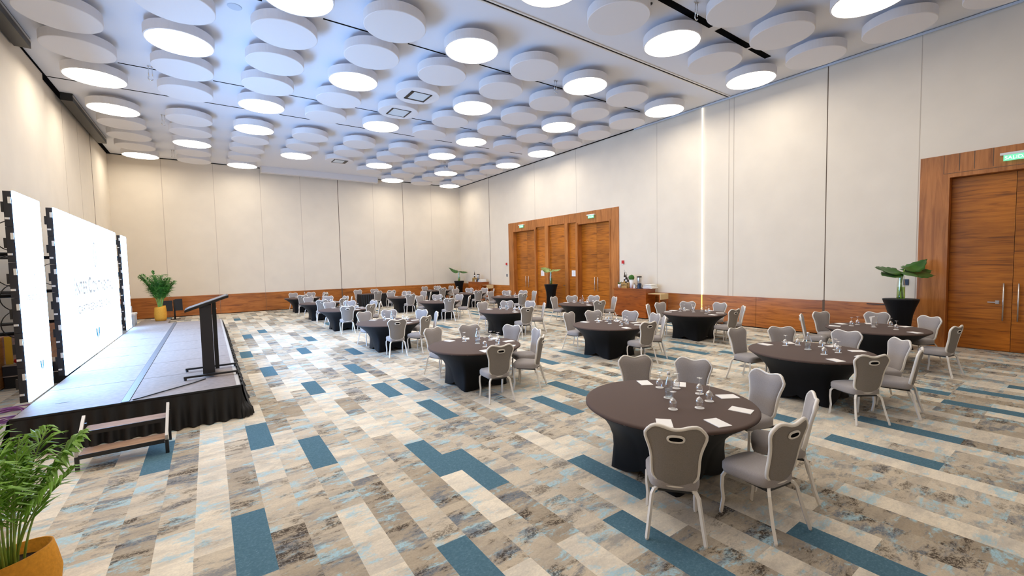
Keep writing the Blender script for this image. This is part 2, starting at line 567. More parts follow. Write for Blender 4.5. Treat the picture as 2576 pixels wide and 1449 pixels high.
basebd('baseboard_back', 'B', XL, XR); basebd('baseboard_left', 'L', 17.55, YB - .03)
# dark gaps in wainscot under the folding-wall joints
bm = nb(); box(bm, XR - .037, XR - .03, 5.03, 5.09, 0.03, WAIN + .02); structure('trim_joint_right', bm, 'seamdark')
bm = nb(); box(bm, 6.65, 6.71, YB - .037, YB - .03, 0.03, WAIN + .02); structure('trim_joint_back', bm, 'seamdark')

# ---------------------------------------------------------------- door portals
def portal_box(bm, x0, x1, y0, y1, z0, z1): box(bm, x0, x1, y0, y1, z0, z1)
FX = XR - .035   # face of the portal frames
# near portal: leaves 0.34..2.46, head 4.21
bm = nb()
box(bm, FX, XR + .30, 2.46, 3.0, 0, PT)
box(bm, FX, XR + .30, P1[0], .34, 0, PT)
box(bm, FX, XR + .30, .34, 2.46, 4.21, PT)
structure('trim_near_portal', bm, 'woodV')
bm = nb()   # veneer joints on the header
for y in (2.30, 2.05, 1.75): box(bm, FX - .0025, FX, y - .006, y + .006, 4.35, PT)
box(bm, FX - .0025, FX, 2.57 - .005, 2.57 + .005, 4.31, PT); box(bm, FX - .0025, FX, .3, 2.57, 4.305, 4.315)
structure('trim_near_portal_joints', bm, 'seamdark')

def pull(bm, x, y, z0, z1):
    tube(bm, [(x - .06, y, z0), (x - .06, y, z1)], .015, 10)
    for z in (z0 + .1, z1 - .1): tube(bm, [(x, y, z), (x - .06, y, z)], .008, 8)

def leaf(name, x, y0, y1, z1, handle_y=None, lever_y=None, hz=(.74, 1.62)):
    e = empty(name, (x, (y0 + y1) / 2, 0))
    tag(e, kind='structure')
    c = (y0 + y1) / 2
    bm = nb(); box(bm, 0, .05, y0 + .004 - c, y1 - .004 - c, .015, z1 - .01)
    finish('door_panel', bm, 'woodD', e)
    if handle_y is not None:
        bm = nb(); pull(bm, 0, handle_y - c, hz[0], hz[1])
        finish('door_handle', bm, 'steel', e, True)
    if lever_y is not None:
        bm = nb(); box(bm, -.012, 0, lever_y - c - .035, lever_y - c + .03, 1.13, 1.21); box(bm, -.05, -.03, lever_y - c - .02, lever_y - c + .15, 1.155, 1.18)
        tube(bm, [(0, lever_y - c, 1.167), (-.045, lever_y - c, 1.167)], .01, 8)
        finish('door_lever', bm, 'steel', e)
    return e
DX = XR + .22
leaf('door_1', DX, 1.40, 2.46, 4.21, 1.53, 1.63)
leaf('door_2', DX, .34, 1.40, 4.21, 1.30)

# far portal
bm = nb()
box(bm, FX, XR + .30, 20.95, 21.45, 0, PT)      # far stile
box(bm, FX, XR + .30, 12.89, 13.35, 0, PT)      # near stile
box(bm, FX - .02, XR + .30, 13.36, 13.43, 0, 4.27)
box(bm, FX, XR + .30, 18.77, 20.95, 4.23, PT)
box(bm, FX, XR + .30, 15.60, 18.77, 4.33, PT)
box(bm, FX, XR + .30, 13.35, 15.60, 4.20, PT)
box(bm, FX - .04, XR + .30, 18.77, 18.89, 0, 4.27)
box(bm, FX - .04, XR + .30, 15.46, 15.62, 0, 4.27)
structure('trim_far_portal', bm, 'woodV')
bm = nb()
box(bm, FX - .03, XR + .30, 17.72, 17.99, 0, 4.33)
box(bm, FX - .03, XR + .30, 16.17, 16.41, 0, 4.33)
structure('trim_far_portal_posts', bm, 'woodV')
bm = nb()
box(bm, XR + .05, XR + .30, 17.99, 18.77, 0, 4.33)
box(bm, XR + .05, XR + .30, 15.62, 16.17, 0, 4.33)
structure('trim_far_portal_panels', bm, 'woodD')
leaf('door_3', DX, 19.92, 20.95, 4.23, 20.05, None, (.97, 1.62))
leaf('door_4', DX, 18.89, 19.92, 4.23, 19.79, None, (.97, 1.62))
leaf('door_5', DX, 14.45, 15.46, 4.20, 14.56, None, (.95, 1.62))
leaf('door_6', DX, 13.43, 14.45, 4.20, 14.35, None, (.95, 1.62))
leaf('door_7', XR + .06, 16.41, 17.72, 4.33, None, 16.50)

# ---------------------------------------------------------------- wall fittings
def exit_sign(y, label, wd=.48):
    e = empty('exit_sign', (XR - .035, y, 4.48))
    tag(e, label, 'exit sign', 'green exit signs over the doors')
    bm = nb(); box(bm, -.10, 0, -wd / 2, wd / 2, .07, .12)
    finish('housing', bm, 'white', e)
    bm = nb(); box(bm, -.062, -.054, -wd / 2 + .05, wd / 2 - .05, -.06, .07)
    finish('sign_plate', bm, 'signgreen', e)
    t = bpy.data.curves.new('lettering', 'FONT'); t.body = 'SALIDA'; t.size = .105; t.extrude = .001; t.align_x = 'CENTER'
    to = bpy.data.objects.new('lettering_source', t); C.objects.link(to)
    dg = bpy.context.evaluated_depsgraph_get(); dg.update()
    me = bpy.data.meshes.new_from_object(to.evaluated_get(dg)); bpy.data.objects.remove(to)
    me.materials.clear(); me.materials.append(MT['signwhite'])
    o = bpy.data.objects.new('lettering', me); C.objects.link(o); o.parent = e
    o.location = (-.066, 0, -.03); o.rotation_euler = (PI / 2, 0, -PI / 2)
    return e
exit_sign(1.40, 'green SALIDA exit sign over the tall doors beside the high table')
exit_sign(20.05, 'green SALIDA exit sign over the far double doors of the wide portal')
exit_sign(14.52, 'green SALIDA exit sign over the double doors next to the buffet')

def wall_plate(name, y, z, s, m, label, cat, x=XR, h=None, d=.02):
    bm = nb(); h = h or s
    box(bm, -d, 0, -s / 2, s / 2, -h / 2, h / 2)
    o = finish(name, bm, m, loc=(x, y, z))
    bmod = o.modifiers.new('b', 'BEVEL'); bmod.width = min(.006, d * .3); bmod.segments = 2
    return tag(o, label, cat)
def alarm(y, z, label):
    e = empty('fire_alarm', (XR, y, z)); tag(e, label, 'fire alarm', 'red fire alarm boxes')
    bm = nb(); box(bm, -.045, 0, -.06, .06, -.07, .07); finish('body', bm, 'red', e)
    bm = nb(); box(bm, -.05, -.045, -.04, .04, -.11, -.075); finish('label_plate', bm, 'white', e)
alarm(21.74, 2.34, 'small red fire alarm on the wall beyond the far portal')
alarm(12.67, 2.31, 'small red fire alarm on the wall above the buffet bottles')
wall_plate('wall_switch', 21.73, 1.64, .10, 'navy', 'dark switch plate below the red alarm beyond the far portal', 'switch', h=.16)
wall_plate('wall_switch', 3.22, 1.62, .11, 'navy', 'navy switch plate behind the glass vase by the tall doors', 'switch', h=.16)
def paper_sign(y, x, label):
    e = empty('paper_sign', (x, y, 1.79)); tag(e, label, 'paper sign', 'white paper signs on the portal')
    bm = nb(); box(bm, -.004, 0, -.14, .14, -.15, .15); finish('sheet', bm, 'paper', e)
    bm = nb()
    for i in range(5): box(bm, -.0055, -.004, -.05, .05, -.07 + i * .03, -.06 + i * .03)
    box(bm, -.0055, -.004, -.03, .03, .09, .11)
    finish('printing', bm, 'lavender', e)
paper_sign(18.35, XR + .05, 'white paper notice on the panel beside the far double doors')
paper_sign(15.88, XR + .05, 'white paper notice on the panel beside the single service door')

# glowing vertical gap in the folding wall
e = empty('light_strip', (XR - .036, 8.94, 0)); tag(e, 'tall thin glowing strip running up the wall behind a round table', 'light strip')
bm = nb(); box(bm, -.012, .03, -.014, .014, WAIN, ZC - .04); finish('upper_strip', bm, 'strip', e)
bm = nb(); box(bm, -.012, 0, -.020, .020, .05, WAIN); finish('lower_strip', bm, 'stripwarm', e)

# ---------------------------------------------------------------- ceiling: slots, track, discs, lamps
def slot(y, x0, x1, wd=.05, m='dark', z=.006, label=None):
    bm = nb(); box(bm, x0, x1, y - wd / 2, y + wd / 2, ZC - z, ZC + .01)
    o = finish('air_slot', bm, m)
    return tag(o, label, 'air vent', 'slim air slots in the ceiling')
ROWN = {15.69: 'just before the wide plain ceiling band', 17.81: 'along the wide plain ceiling band', 10.55: 'before the fifth row of discs', 5.85: 'beyond the ceiling track over the doors side'}
slots = [(15.69, [(-1.7, -.9), (.4, 1.2), (2.4, 3.3), (4.5, 5.3), (6.6, 7.4), (8.4, 9.2), (10.4, 11.2), (12.4, 13.2)], .045),
         (17.81, [(-3.5, -.65), (.1, 1.35), (2.4, 3.5), (4.3, 5.6), (6.4, 7.6), (8.4, 9.4), (10.4, 11.4), (12.3, 13.4)], .05),
         (10.55, [(-1.5, -.6), (.3, 1.2), (2.4, 3.45), (4.4, 5.45), (6.5, 7.6), (8.5, 9.7), (10.4, 11.7), (12.4, 13.5)], .045)]
names_y = {15.69: 'before the plain band', 17.81: 'within the plain band', 10.55: 'behind the fourth lamp row'}
for y, xs, wd in slots:
    for i, (a, b) in enumerate(xs):
        slot(y, a, b, wd, label='slim dark ceiling air slot %s, %s from the stage wall' % ({15.69: 'before the plain band', 17.81: 'within the plain band', 10.55: 'near the long track'}[y], ORD[i + 1]))
for i, (a, b) in enumerate(((8.2, 10.2), (10.45, 12.0), (12.1, 13.05))):
    slot(5.84, a, b, .17, label='wide dark ceiling air slot over the doors side, %s from the room centre' % ORD[i + 1])
e = empty('ceiling_track', (0, 7.96, ZC)); tag(e, 'long dark folding wall track crossing the white ceiling', 'ceiling track')
bm = nb(); box(bm, XL, XR - .03, -.025, .025, -.008, .01); finish('track_gap', bm, 'dark', e)
bm = nb(); box(bm, XL, XR - .03, -.075, -.028, -.022, .01); box(bm, XL, XR - .03, .028, .075, -.022, .01); finish('rail', bm, 'whitemetal', e)

COLS = [-2.23, -.27, 1.68, 3.63, 5.57, 7.53, 9.46, 11.36, 13.33]
ROWS = [1.42, 3.12, 4.79, 6.44, 9.38, 11.02, 12.71, 14.36, 16.17, 18.97, 20.65, 22.37, 24.06, 25.77]
LIT = {(3.12, 7), (3.12, 3), (6.44, 4), (6.44, 6), (6.44, 2), (6.44, 8), (6.44, 0), (3.12, 5), (3.12, 1),
       (9.38, 2), (9.38, 4), (9.38, 6), (9.38, 8), (9.38, 0), (12.71, 1), (12.71, 3), (12.71, 5), (12.71, 7),
       (16.17, 0), (16.17, 2), (16.17, 4), (16.17, 6), (16.17, 8), (18.97, 0), (18.97, 2), (18.97, 6), (18.97, 8),
       (22.37, 1), (22.37, 3), (22.37, 5), (22.37, 7), (25.77, 0), (25.77, 2), (25.77, 6), (25.77, 8)}
MISSING = {(9.38, 1), (24.06, 3), (24.06, 4), (25.77, 3), (25.77, 4), (25.77, 5)}
HATCH = {(12.71, 4), (14.36, 4), (22.37, 4)}
DR, DZ0, DZ1 = .665, ZC - .37, ZC - .155
def disc_body(bm):
    n = 56
    lathe(bm, [(0, -.37), (DR - .012, -.37), (DR, -.36), (DR, -.155), (0, -.155)], n)
def collar(bm): lathe(bm, [(0, -.155), (.34, -.155), (.34, 0), (0, 0)], 32)
dp = empty('acoustic_disc'); tag(dp, 'x', 'ceiling disc', 'plain round acoustic discs hung below the ceiling')
bm = nb(); disc_body(bm); finish('panel', bm, 'disc', dp)
bm = nb(); collar(bm); finish('mount', bm, 'disc', dp)
lp_ = empty('ceiling_lamp'); tag(lp_, 'x', 'ceiling lamp', 'glowing round lamps hung below the ceiling')
bm = nb(); lathe(bm, [(DR - .03, -.355), (DR - .03, -.37), (DR - .006, -.37), (DR, -.362), (DR, -.155), (0, -.155)], 56); finish('housing', bm, 'disc', lp_)
bm = nb(); disc(bm, DR - .028, -.362, 56, down=True); finish('diffuser', bm, 'lamp', lp_)
bm = nb(); collar(bm); finish('mount', bm, 'disc', lp_)
DP, LP = Proto(dp), Proto(lp_)
VISIBLE_ROW = {1.42: range(8, 9), 3.12: range(7, 9), 4.79: range(6, 9), 6.44: range(4, 9), 9.38: range(2, 9), 11.02: range(0, 9), 12.71: range(0, 9)}
for ri, y in enumerate(ROWS):
    for ci, x in enumerate(COLS):
        if (y, ci) in MISSING or (y, ci) in HATCH: continue
        lab = '%s column from the stage wall, %s row from the camera end' % (ORD[ci + 1], ORD[ri + 1])
        if (y, ci) in LIT:
            LP.place((x, y, ZC))['label'] = 'glowing round ceiling lamp, ' + lab
        elif y not in VISIBLE_ROW or ci in VISIBLE_ROW[y]:
            DP.place((x, y, ZC))['label'] = 'plain round ceiling disc, ' + lab
hl = {(12.71, 4): 'round ceiling disc with an open square hatch and hanging flap, closer to the camera',
      (14.36, 4): 'round ceiling disc with a neat black-framed square hatch', (22.37, 4): 'round ceiling disc with a dark square hatch near the projection screen'}
for (y, ci), lab in hl.items():
    e = empty('projector_disc', (COLS[ci], y, ZC)); tag(e, lab, 'ceiling disc', 'ceiling discs with square hatches')
    bm = nb(); disc_body(bm); finish('panel', bm, 'disc', e)
    bm = nb(); collar(bm); finish('mount', bm, 'disc', e)
    s, t = .33, .045
    bm = nb()
    ww = (.09, .05, .02, .06) if (y == 12.71) else ((.05, .045, .02, .012) if y == 14.36 else (.05, .14, .02, .02))
    box(bm, -s, -s + ww[0], -s, s, -.385, -.368); box(bm, s - ww[1], s, -s, s, -.385, -.368)
    box(bm, -s, s, -s, -s + ww[2], -.385, -.368); box(bm, -s, s, s - ww[3], s, -.385, -.368)
    finish('hatch_frame', bm, 'black', e)
    bm = nb(); box(bm, -s + ww[0], s - ww[1], -s + ww[2], s - ww[3], -.375, -.368); finish('hatch_panel', bm, 'mirror', e)
    if y != 14.36:
        bm = nb(); tube(bm, [(s, -.05, -.37), (s + .04, -.1, -.43), (s + .03, -.2, -.46), (s - .05, -.25, -.42)], .006, 6)
        finish('hanging_cable', bm, 'whitemetal', e)

# rigging hooks
def hook_mesh():
    e = empty('rigging_hook'); tag(e, 'x', 'ceiling hook', 'small chrome hooks hanging from the ceiling')
    bm = nb()
    for s in (-.04, .04):
        lathe(bm, [(0, 0), (.028, 0), (.028, -.02), (0, -.02)], 12, s, 0)
    finish('ceiling_plate', bm, 'steel', e)
    bm = nb()
    for s in (-.04, .04): tube(bm, [(s, 0, -.02), (s, 0, -.30)], .009, 8)
    tube(bm, [(.055 * math.cos(a), 0, -.32 + .06 * math.sin(a)) for a in [.5 + PI * .55 + i * PI * 1.15 / 10 for i in range(11)]], .012, 8)
    finish('hook_bow', bm, 'chrome', e, True)
    return e
HP = Proto(hook_mesh())
for (x, y, l) in ((8.97, 5.50, 'beside the widest air slot'), (9.02, 10.2, 'between the lamps above the middle tables'), (-1.02, 15.5, 'above the big screen'), (-1.04, 20.0, 'between the discs beyond the plain band'),
                  (10.77, 21.3, 'below a lamp near the far portal'), (-1.06, 25.5, 'near the far wall above the stage end')):
    HP.place((x, y, ZC))['label'] = 'chrome rigging hook hanging from the ceiling ' + l
# ceiling speaker and sensors
bm = nb(); lathe(bm, [(0, -.012), (.13, -.012), (.14, 0), (0, 0)], 28)
tag(finish('ceiling_speaker', bm, 'lavender', loc=(.74, 11.1, ZC)), 'flat round ceiling loudspeaker between two discs above the screen side', 'speaker')
bm = nb(); lathe(bm, [(0, -.03), (.03, -.03), (.04, 0), (0, 0)], 16)
tag(finish('ceiling_sensor', bm, 'black', loc=(8.17, 6.08, ZC)), 'tiny black ceiling sensor beside the long track', 'sensor')
bm = nb(); lathe(bm, [(0, -.03), (.05, -.03), (.07, 0), (0, 0)], 16)
tag(finish('sprinkler', bm, 'whitemetal', loc=(11.9, 5.9 + .55, ZC)), 'small white sprinkler head near the wide air slot', 'sprinkler')

# projection screen housings
e = empty('projection_screen', (5.8, 27.2, ZC)); tag(e, 'long white retracted projection screen case along the far wall', 'projection screen')
bm = nb(); box(bm, -3.15, 3.15, -.15, .2, -.32, -.001); o = finish('case', bm, 'disc', e)
bm = nb(); box(bm, -3.2, -3.15, -.17, .22, -.34, -.001); finish('end_bracket', bm, 'whitemetal', e)
bm = nb(); box(bm, 3.15, 3.2, -.17, .22, -.34, -.001); finish('end_bracket', bm, 'whitemetal', e)
def side_screen(y0, y1, label):
    e = empty('projection_screen', (XL + .30, (y0 + y1) / 2, ZC)); tag(e, label, 'projection screen')
    h = (y1 - y0) / 2
    bm = nb(); box(bm, -.16, .12, -h, h, -.24, -.001); finish('case', bm, 'black', e)
    bm = nb(); box(bm, .12, .135, -h, h, -.10, -.05); finish('case_rail', bm, 'steel', e)
side_screen(19.1, 24.6, 'black retracted projection screen case high along the left wall, far one')
side_screen(9.8, 15.2, 'black retracted projection screen case high along the left wall, near one')

# ---------------------------------------------------------------- stage
SX0, SX1, SY0, SY1, SZ = -2.1, .33, 7.93, 19.3, .5
SEAM = -1.03
stage = empty('stage', (0, 0, 0)); tag(stage, 'low portable stage with grey deck panels and a black pleated skirt', 'stage')
ys = [SY0, 9.46, 10.92, 12.39, 13.80, 15.2, 16.65, 18.1, SY1]
for i in range(len(ys) - 1):
    for (a, b) in ((SX0, SEAM - .045), (SEAM + .045, SX1)):
        bm = nb(); box(bm, a + .004, b - .004, ys[i] + .008, ys[i + 1] - .008, SZ - .05, SZ)
        finish('deck_panel', bm, 'deck', stage)
bm = nb(); box(bm, SX0, -1.25, SY1 + .01, 21.0, SZ - .05, SZ); finish('deck_panel', bm, 'deck', stage)
bm = nb(); box(bm, SX0 + .02, SX1 - .02, SY0 + .02, SY1 - .02, SZ - .09, SZ - .052); box(bm, SX0 + .02, -1.27, SY1, 20.95, 0, SZ - .052)
finish('under_frame', bm, 'black', stage)
bm = nb(); box(bm, SEAM - .043, SEAM + .043, SY0 + .01, SY1 - .01, SZ - .05, SZ + .006); finish('cable_cover', bm, 'tape', stage)
bm = nb()
box(bm, SX0 - .012, SX1 + .012, SY0 - .014, SY0, SZ - .06, SZ + .003); box(bm, SX1, SX1 + .012, SY0, SY1, SZ - .06, SZ + .003)
finish('edge_trim', bm, 'black', stage)
bm = nb(); box(bm, SX1 - .05, SX1, SY0 + .01, SY1, SZ, SZ + .002); finish('edge_strip', bm, 'alu', stage)
bm = nb()
for x, y in ((-1.75, 8.5), (-1.55, 12.4), (-1.55, 13.8), (-1.5, 15.2)): box(bm, x - .07, x + .07, y - .03, y - .008, SZ, SZ + .003)
finish('deck_latch', bm, 'tape', stage)
for x in (-1.9, -.9, .2):
    for y in (8.2, 13.0, 18.9):
        bm = nb(); box(bm, x - .03, x + .03, y - .03, y + .03, 0, SZ - .09); finish('leg', bm, 'black', stage)
def skirt(pts_fn, n, lift=None):
    """pleated cloth hanging from z=SZ-.02 to the floor; pts_fn(t)->(x,y,nx,ny)"""
    bm = nb()
    rnd = random.Random(3)
    rows = 7
    grid = []
    ph = 0
    phs = []
    for i in range(n + 1):
        ph += rnd.uniform(.35, .75)
        phs.append(ph)
    for j in range(rows + 1):
        v = j / rows
        row = []
        for i in range(n + 1):
            t = i / n
            x, y, nx, ny = pts_fn(t)
            amp = .008 + .040 * v
            d = .012 + amp * (1 + math.sin(phs[i])) + .05 * v * v + .012 * v * math.sin(phs[i] * .37)
            z = (SZ - .03) * (1 - v) + .012 * v
            row.append(bm.verts.new((x + nx * d, y + ny * d, z)))
        grid.append(row)
    for j in range(rows):
        for i in range(n):
            bm.faces.new((grid[j][i], grid[j][i + 1], grid[j + 1][i + 1], grid[j + 1][i]))
    return bm
def p_front(t):
    L1 = SX1 - SX0
    x = SX0 + L1 * t
    # flares outwards at the far corner
    return (x, SY0 - .012, 0, -1)
o = finish('skirt', skirt(p_front, 150), 'drape', stage, True)
def p_right(t): return (SX1 + .012, SY0 + (SY1 - SY0) * t, 1, 0)
finish('skirt', skirt(p_right, 380), 'drape', stage, True)
def p_left(t): return (SX0 - .012, SY0 + (1.2) * t, -1, 0)
finish('skirt', skirt(p_left, 40), 'drape', stage, True)
# gathered corner fold joining the two skirts
bm = nb()
prev = None
for j in range(9):
    v = j / 8
    row = []
    for i in range(13):
        a = -PI / 2 + (PI / 2) * i / 12
        d = .014 + .03 * v + .10 * v * v * (1 + .25 * math.sin(i * 1.7)) + (.05 * math.exp(-((v - .78) / .12) ** 2))
        row.append(bm.verts.new((SX1 + d * math.cos(a), SY0 + d * math.sin(a), (SZ - .03) * (1 - v) + .012 * v)))
    if prev:
        for i in range(12): bm.faces.new((prev[i], prev[i + 1], row[i + 1], row[i]))
    prev = row
finish('skirt', bm, 'drape', stage, True)

# steps
st = empty('stage_steps', (-.93, 7.2, 0)); tag(st, 'two-tread portable steps with wooden treads in front of the stage', 'steps')
for k, (y, z) in enumerate(((-.17, .19), (.11, .385))):
    bm = nb(); box(bm, -.40, .38, y - .13, y + .13, z - .03, z); finish('tread', bm, 'tread', st)
    bm = nb(); box(bm, -.40, .38, y - .145, y - .13, z - .045, z + .003); finish('nosing', bm, 'black', st)
for s in (-.42, .40):
    bm = nb()
    tube(bm, [(s, -.27, .0), (s, -.27, .22), (s, .20, .52)], .022, 4, rot=PI / 4)
    finish('side_rail', bm, 'alu', st)
    bm = nb(); tube(bm, [(s, -.27, 0), (s, -.27, .17)], .026, 4, rot=PI / 4)
    finish('leg', bm, 'black', st)
    bm = nb(); tube(bm, [(s, .24, 0), (s, .24, .42)], .02, 4, rot=PI / 4)
    finish('leg', bm, 'black', st)

# lectern on the stage
lc = empty('lectern', (-.03, 9.2, SZ + .004)); tag(lc, 'black lectern with slanted top standing on the stage', 'lectern')
bm = nb()
for y in (-.37, .37):
    box(bm, -.38, .38, y - .02, y + .02, .03, .06)
    for x in (-.36, .36):
        lathe(bm, [(0, 0), (.02, 0), (.02, .035), (0, .035)], 10, x, y)
box(bm, -.05, .05, -.37, .37, .03, .055)
finish('base', bm, 'black', lc)
bm = nb(); box(bm, -.12, .05, -.27, .20, .03, 1.22); finish('column', bm, 'blackmatte', lc)
bm = nb(); box(bm, .055, .115, -.17, .22, .09, 1.25); finish('rear_post', bm, 'black', lc)
bm = nb()
v = [(-.32, 1.11), (.30, 1.33), (.30, 1.37), (-.32, 1.15)]
a = [bm.verts.new((x, -.30, z)) for x, z in v]; b = [bm.verts.new((x, .30, z)) for x, z in v]
bm.faces.new(a[::-1]); bm.faces.new(b)
for i in range(4): bm.faces.new((a[i], a[(i + 1) % 4], b[(i + 1) % 4], b[i]))
bmesh.ops.recalc_face_normals(bm, faces=bm.faces)
desk = finish('desk_top', bm, 'black', lc)
bm = nb()
v = [(-.29, 1.163), (.27, 1.362), (.27, 1.366), (-.29, 1.167)]
a = [bm.verts.new((x, -.27, z)) for x, z in v]; b = [bm.verts.new((x, .27, z)) for x, z in v]
bm.faces.new(a[::-1]); bm.faces.new(b)
for i in range(4): bm.faces.new((a[i], a[(i + 1) % 4], b[(i + 1) % 4], b[i]))
bmesh.ops.recalc_face_normals(bm, faces=bm.faces)
finish('desk_pad', bm, 'tape', desk)
bm = nb(); lathe(bm, [(0, 0), (.018, .01), (.02, .03), (0, .05)], 12, .10, -.15, 1.12); finish('lamp', bm, 'white', lc, True)
bm = nb()
tube(bm, [(-.12, 8.72, SZ + .01), (-.3, 8.5, SZ + .012), (-.65, 8.2, SZ + .012), (-.85, 8.02, SZ + .012), (-.95, 7.95, SZ + .012)], .009, 6)
tag(finish('floor_cable', bm, 'black', None, True), 'thin black cable running from the lectern to the stage edge', 'cable')

# ---------------------------------------------------------------- LED screens
def text_mesh(body, width, height, m, extr=.0015):
    t = bpy.data.curves.new('lettering', 'FONT'); t.body = body; t.size = 1; t.align_x = 'CENTER'; t.extrude = 0; t.offset = .022
    to = bpy.data.objects.new('lettering_source', t); C.objects.link(to)
    dg = bpy.context.evaluated_depsgraph_get(); dg.update()
    me = bpy.data.meshes.new_from_object(to.evaluated_get(dg)); bpy.data.objects.remove(to)
    xs = [v.co.x for v in me.vertices]; ys_ = [v.co.y for v in me.vertices]
    sx = width / (max(xs) - min(xs)); sy = height / (max(ys_) - min(ys_)); cx = (max(xs) + min(xs)) / 2; y0 = min(ys_)
    for v in me.vertices: v.co = ((v.co.x - cx) * sx, (v.co.y - y0) * sy, extr)
    me.materials.clear(); me.materials.append(MT[m])
    return me

SCX = -2.13
def led_wall(y0, y1, label, art):
    yc = (y0 + y1) / 2
    e = empty('led_wall', (SCX, yc, SZ)); tag(e, label, 'LED screen', 'white LED screens on the stage')
    z0, z1 = .002, 2.955
    h = (y1 - y0) / 2
    bm = nb(); box(bm, -.022, 0, -h, h, z0, z1)
    scr = finish('screen', bm, 'led', e)
    bm = nb()
    rows_ = 6
    hh = (z1 - z0) / rows_
    for k in range(rows_):
        a = z0 + k * hh
        box(bm, -.105, -.023, -h + .004, h - .004, a + .003, a + hh - .003)
    cab = finish('cabinet', bm, 'blackmatte', e)
    # end-face bracket tags, latches
    for k in range(rows_):
        a = z0 + k * hh
        for dz, sx_, sz_ in ((.10, .05, .035), (.32, .035, .11)):
            bm = nb(); box(bm, -.10 if sx_ > .04 else -.06, -.055 if sx_ > .04 else -.03, -h - .006, -h + .004, a + dz, a + dz + sz_ * .8)
            finish('latch', bm, 'white', e)
        bm = nb(); box(bm, -.13, -.105, -h + .0, -h + .05, a + .2, a + .34); finish('rear_bracket', bm, 'black', e)
    if art:
        art(e)
    return e
def letter(parent, me, y, z, name='lettering'):
    o = bpy.data.objects.new(name, me); C.objects.link(o); o.parent = parent
    o.location = (.0015, y, z); o.rotation_euler = (PI / 2, 0, PI / 2)
    return o
def lens(w_, h_, m, hole=.6):
    bm = nb()
    n = 24
    out, inn = [], []
    for i in range(n):
        a = 2 * PI * i / n
        x, y = math.sin(a), math.cos(a)
        px = math.copysign(abs(x) ** 1.3, x) * w_ / 2
        out.append(bm.verts.new((px, y * h_ / 2, .0015)))
        inn.append(bm.verts.new((px * hole, y * h_ / 2 * (.82), .0015)))
    for i in range(n): bm.faces.new((out[i], out[(i + 1) % n], inn[(i + 1) % n], inn[i]))
    me = bpy.data.meshes.new('emblem'); bm.to_mesh(me); bm.free(); me.materials.append(MT[m])
    return me
def vee(w_, h_, m):
    bm = nb()
    for s in (-1, 1):
        p = [(s * w_ / 2, h_ / 2), (s * w_ / 2 * .35, h_ / 2 * .9), (s * .01, -h_ / 2 * .6), (0, -h_ / 2), (s * w_ / 2 * .8, -h_ * .05)]
        f = [bm.verts.new((x, y, .0015)) for x, y in p]
        bm.faces.new(f if s > 0 else f[::-1])
    me = bpy.data.meshes.new('venue_mark'); bm.to_mesh(me); bm.free(); me.materials.append(MT[m])
    return me
def art_main(e):
    yc = 13.745
    # small-caps line: tall I and C
    y0 = 11.72; zb = 1.87 - SZ
    for body, wd, hh in (('I', .05, .36), ('NTER', .98, .27), ('C', .30, .36), ('ONTINENTAL', 2.45, .27)):
        letter(e, text_mesh(body, wd, hh, 'ledgrey'), y0 + wd / 2 - yc, zb)
        y0 += wd + .075
    letter(e, text_mesh('CARTAGENA DE INDIAS', 3.45, .17, 'ledpale'), 13.6 - yc, 1.46 - SZ + .03)
    letter(e, lens(.34, .60, 'ledpale'), 13.75 - yc, 2.73 - SZ, 'emblem')
    letter(e, vee(.42, .27, 'ledblue'), 13.53 - yc, .92 - SZ, 'venue_mark')
def art_side(e):
    yc = 9.375
    letter(e, text_mesh('INTERCONTINENTAL', .88, .075, 'ledpale'), 9.39 - yc, 1.93 - SZ)
    letter(e, text_mesh('CARTAGENA DE INDIAS', .8, .045, 'ledpale'), 9.39 - yc, 1.80 - SZ)
    letter(e, lens(.10, .22, 'ledpale'), 9.40 - yc, 2.2 - SZ, 'emblem')
    letter(e, vee(.16, .18, 'ledblue'), 9.43 - yc, .91 - SZ, 'venue_mark')
def art_far(e):
    yc = 18.25
    letter(e, text_mesh('INTERCONTINENTAL', .82, .07, 'ledpale'), 0, 1.93 - SZ)
led_wall(8.82, 9.93, 'narrow glowing white LED screen closest to the camera on the stage', art_side)
led_wall(10.73, 16.76, 'wide glowing white LED screen with grey lettering at the middle of the stage', art_main)
led_wall(17.76, 18.74, 'narrow glowing white LED screen at the far end of the stage', art_far)

# bracing poles and cables behind the screens
def brace_stand(y, label):
    e = empty('screen_brace', (-3.25, y, 0)); tag(e, label, 'brace', 'black bracing stands behind the screens')
    bm = nb(); tube(bm, [(0, 0, 0), (0, 0, 3.0)], .03, 8); finish('upright', bm, 'black', e, True)
    bm = nb(); lathe(bm, [(0, 0), (.16, 0), (.16, .02), (0, .02)], 20); finish('base_plate', bm, 'black', e)
    for z in (1.45, 2.0, 2.6):
        bm = nb(); tube(bm, [(0, 0, z), (.965, 0, z)], .028, 8); finish('cross_pole', bm, 'black', e, True)
brace_stand(9.25, 'black braces behind the closest narrow LED screen')
brace_stand(11.1, 'black braces behind the near end of the wide LED screen')
def loop_cable(y, z, r, label):
    bm = nb()
    tube(bm, [(-2.235 - r * abs(math.sin(a)) * .9, y + .05 * math.cos(a * 2), z + r * 1.3 * math.cos(a)) for a in [i * PI / 12 for i in range(13)]], .007, 6)
    tag(finish('power_cable', bm, 'black', None, True), label, 'cable', 'thin black cables looping behind the screens')
loop_cable(8.95, 2.85, .16, 'thin black cable loop behind the closest LED screen, topmost')
loop_cable(8.90, 2.36, .17, 'thin black cable loop behind the closest LED screen, second from top')
loop_cable(8.98, 1.98, .15, 'thin black cable loop behind the closest LED screen, third from top')
loop_cable(8.95, 1.6, .15, 'thin black cable loop behind the closest LED screen, lowest')
loop_cable(10.74, 2.3, .14, 'thin black cable loop at the near end of the wide LED screen')

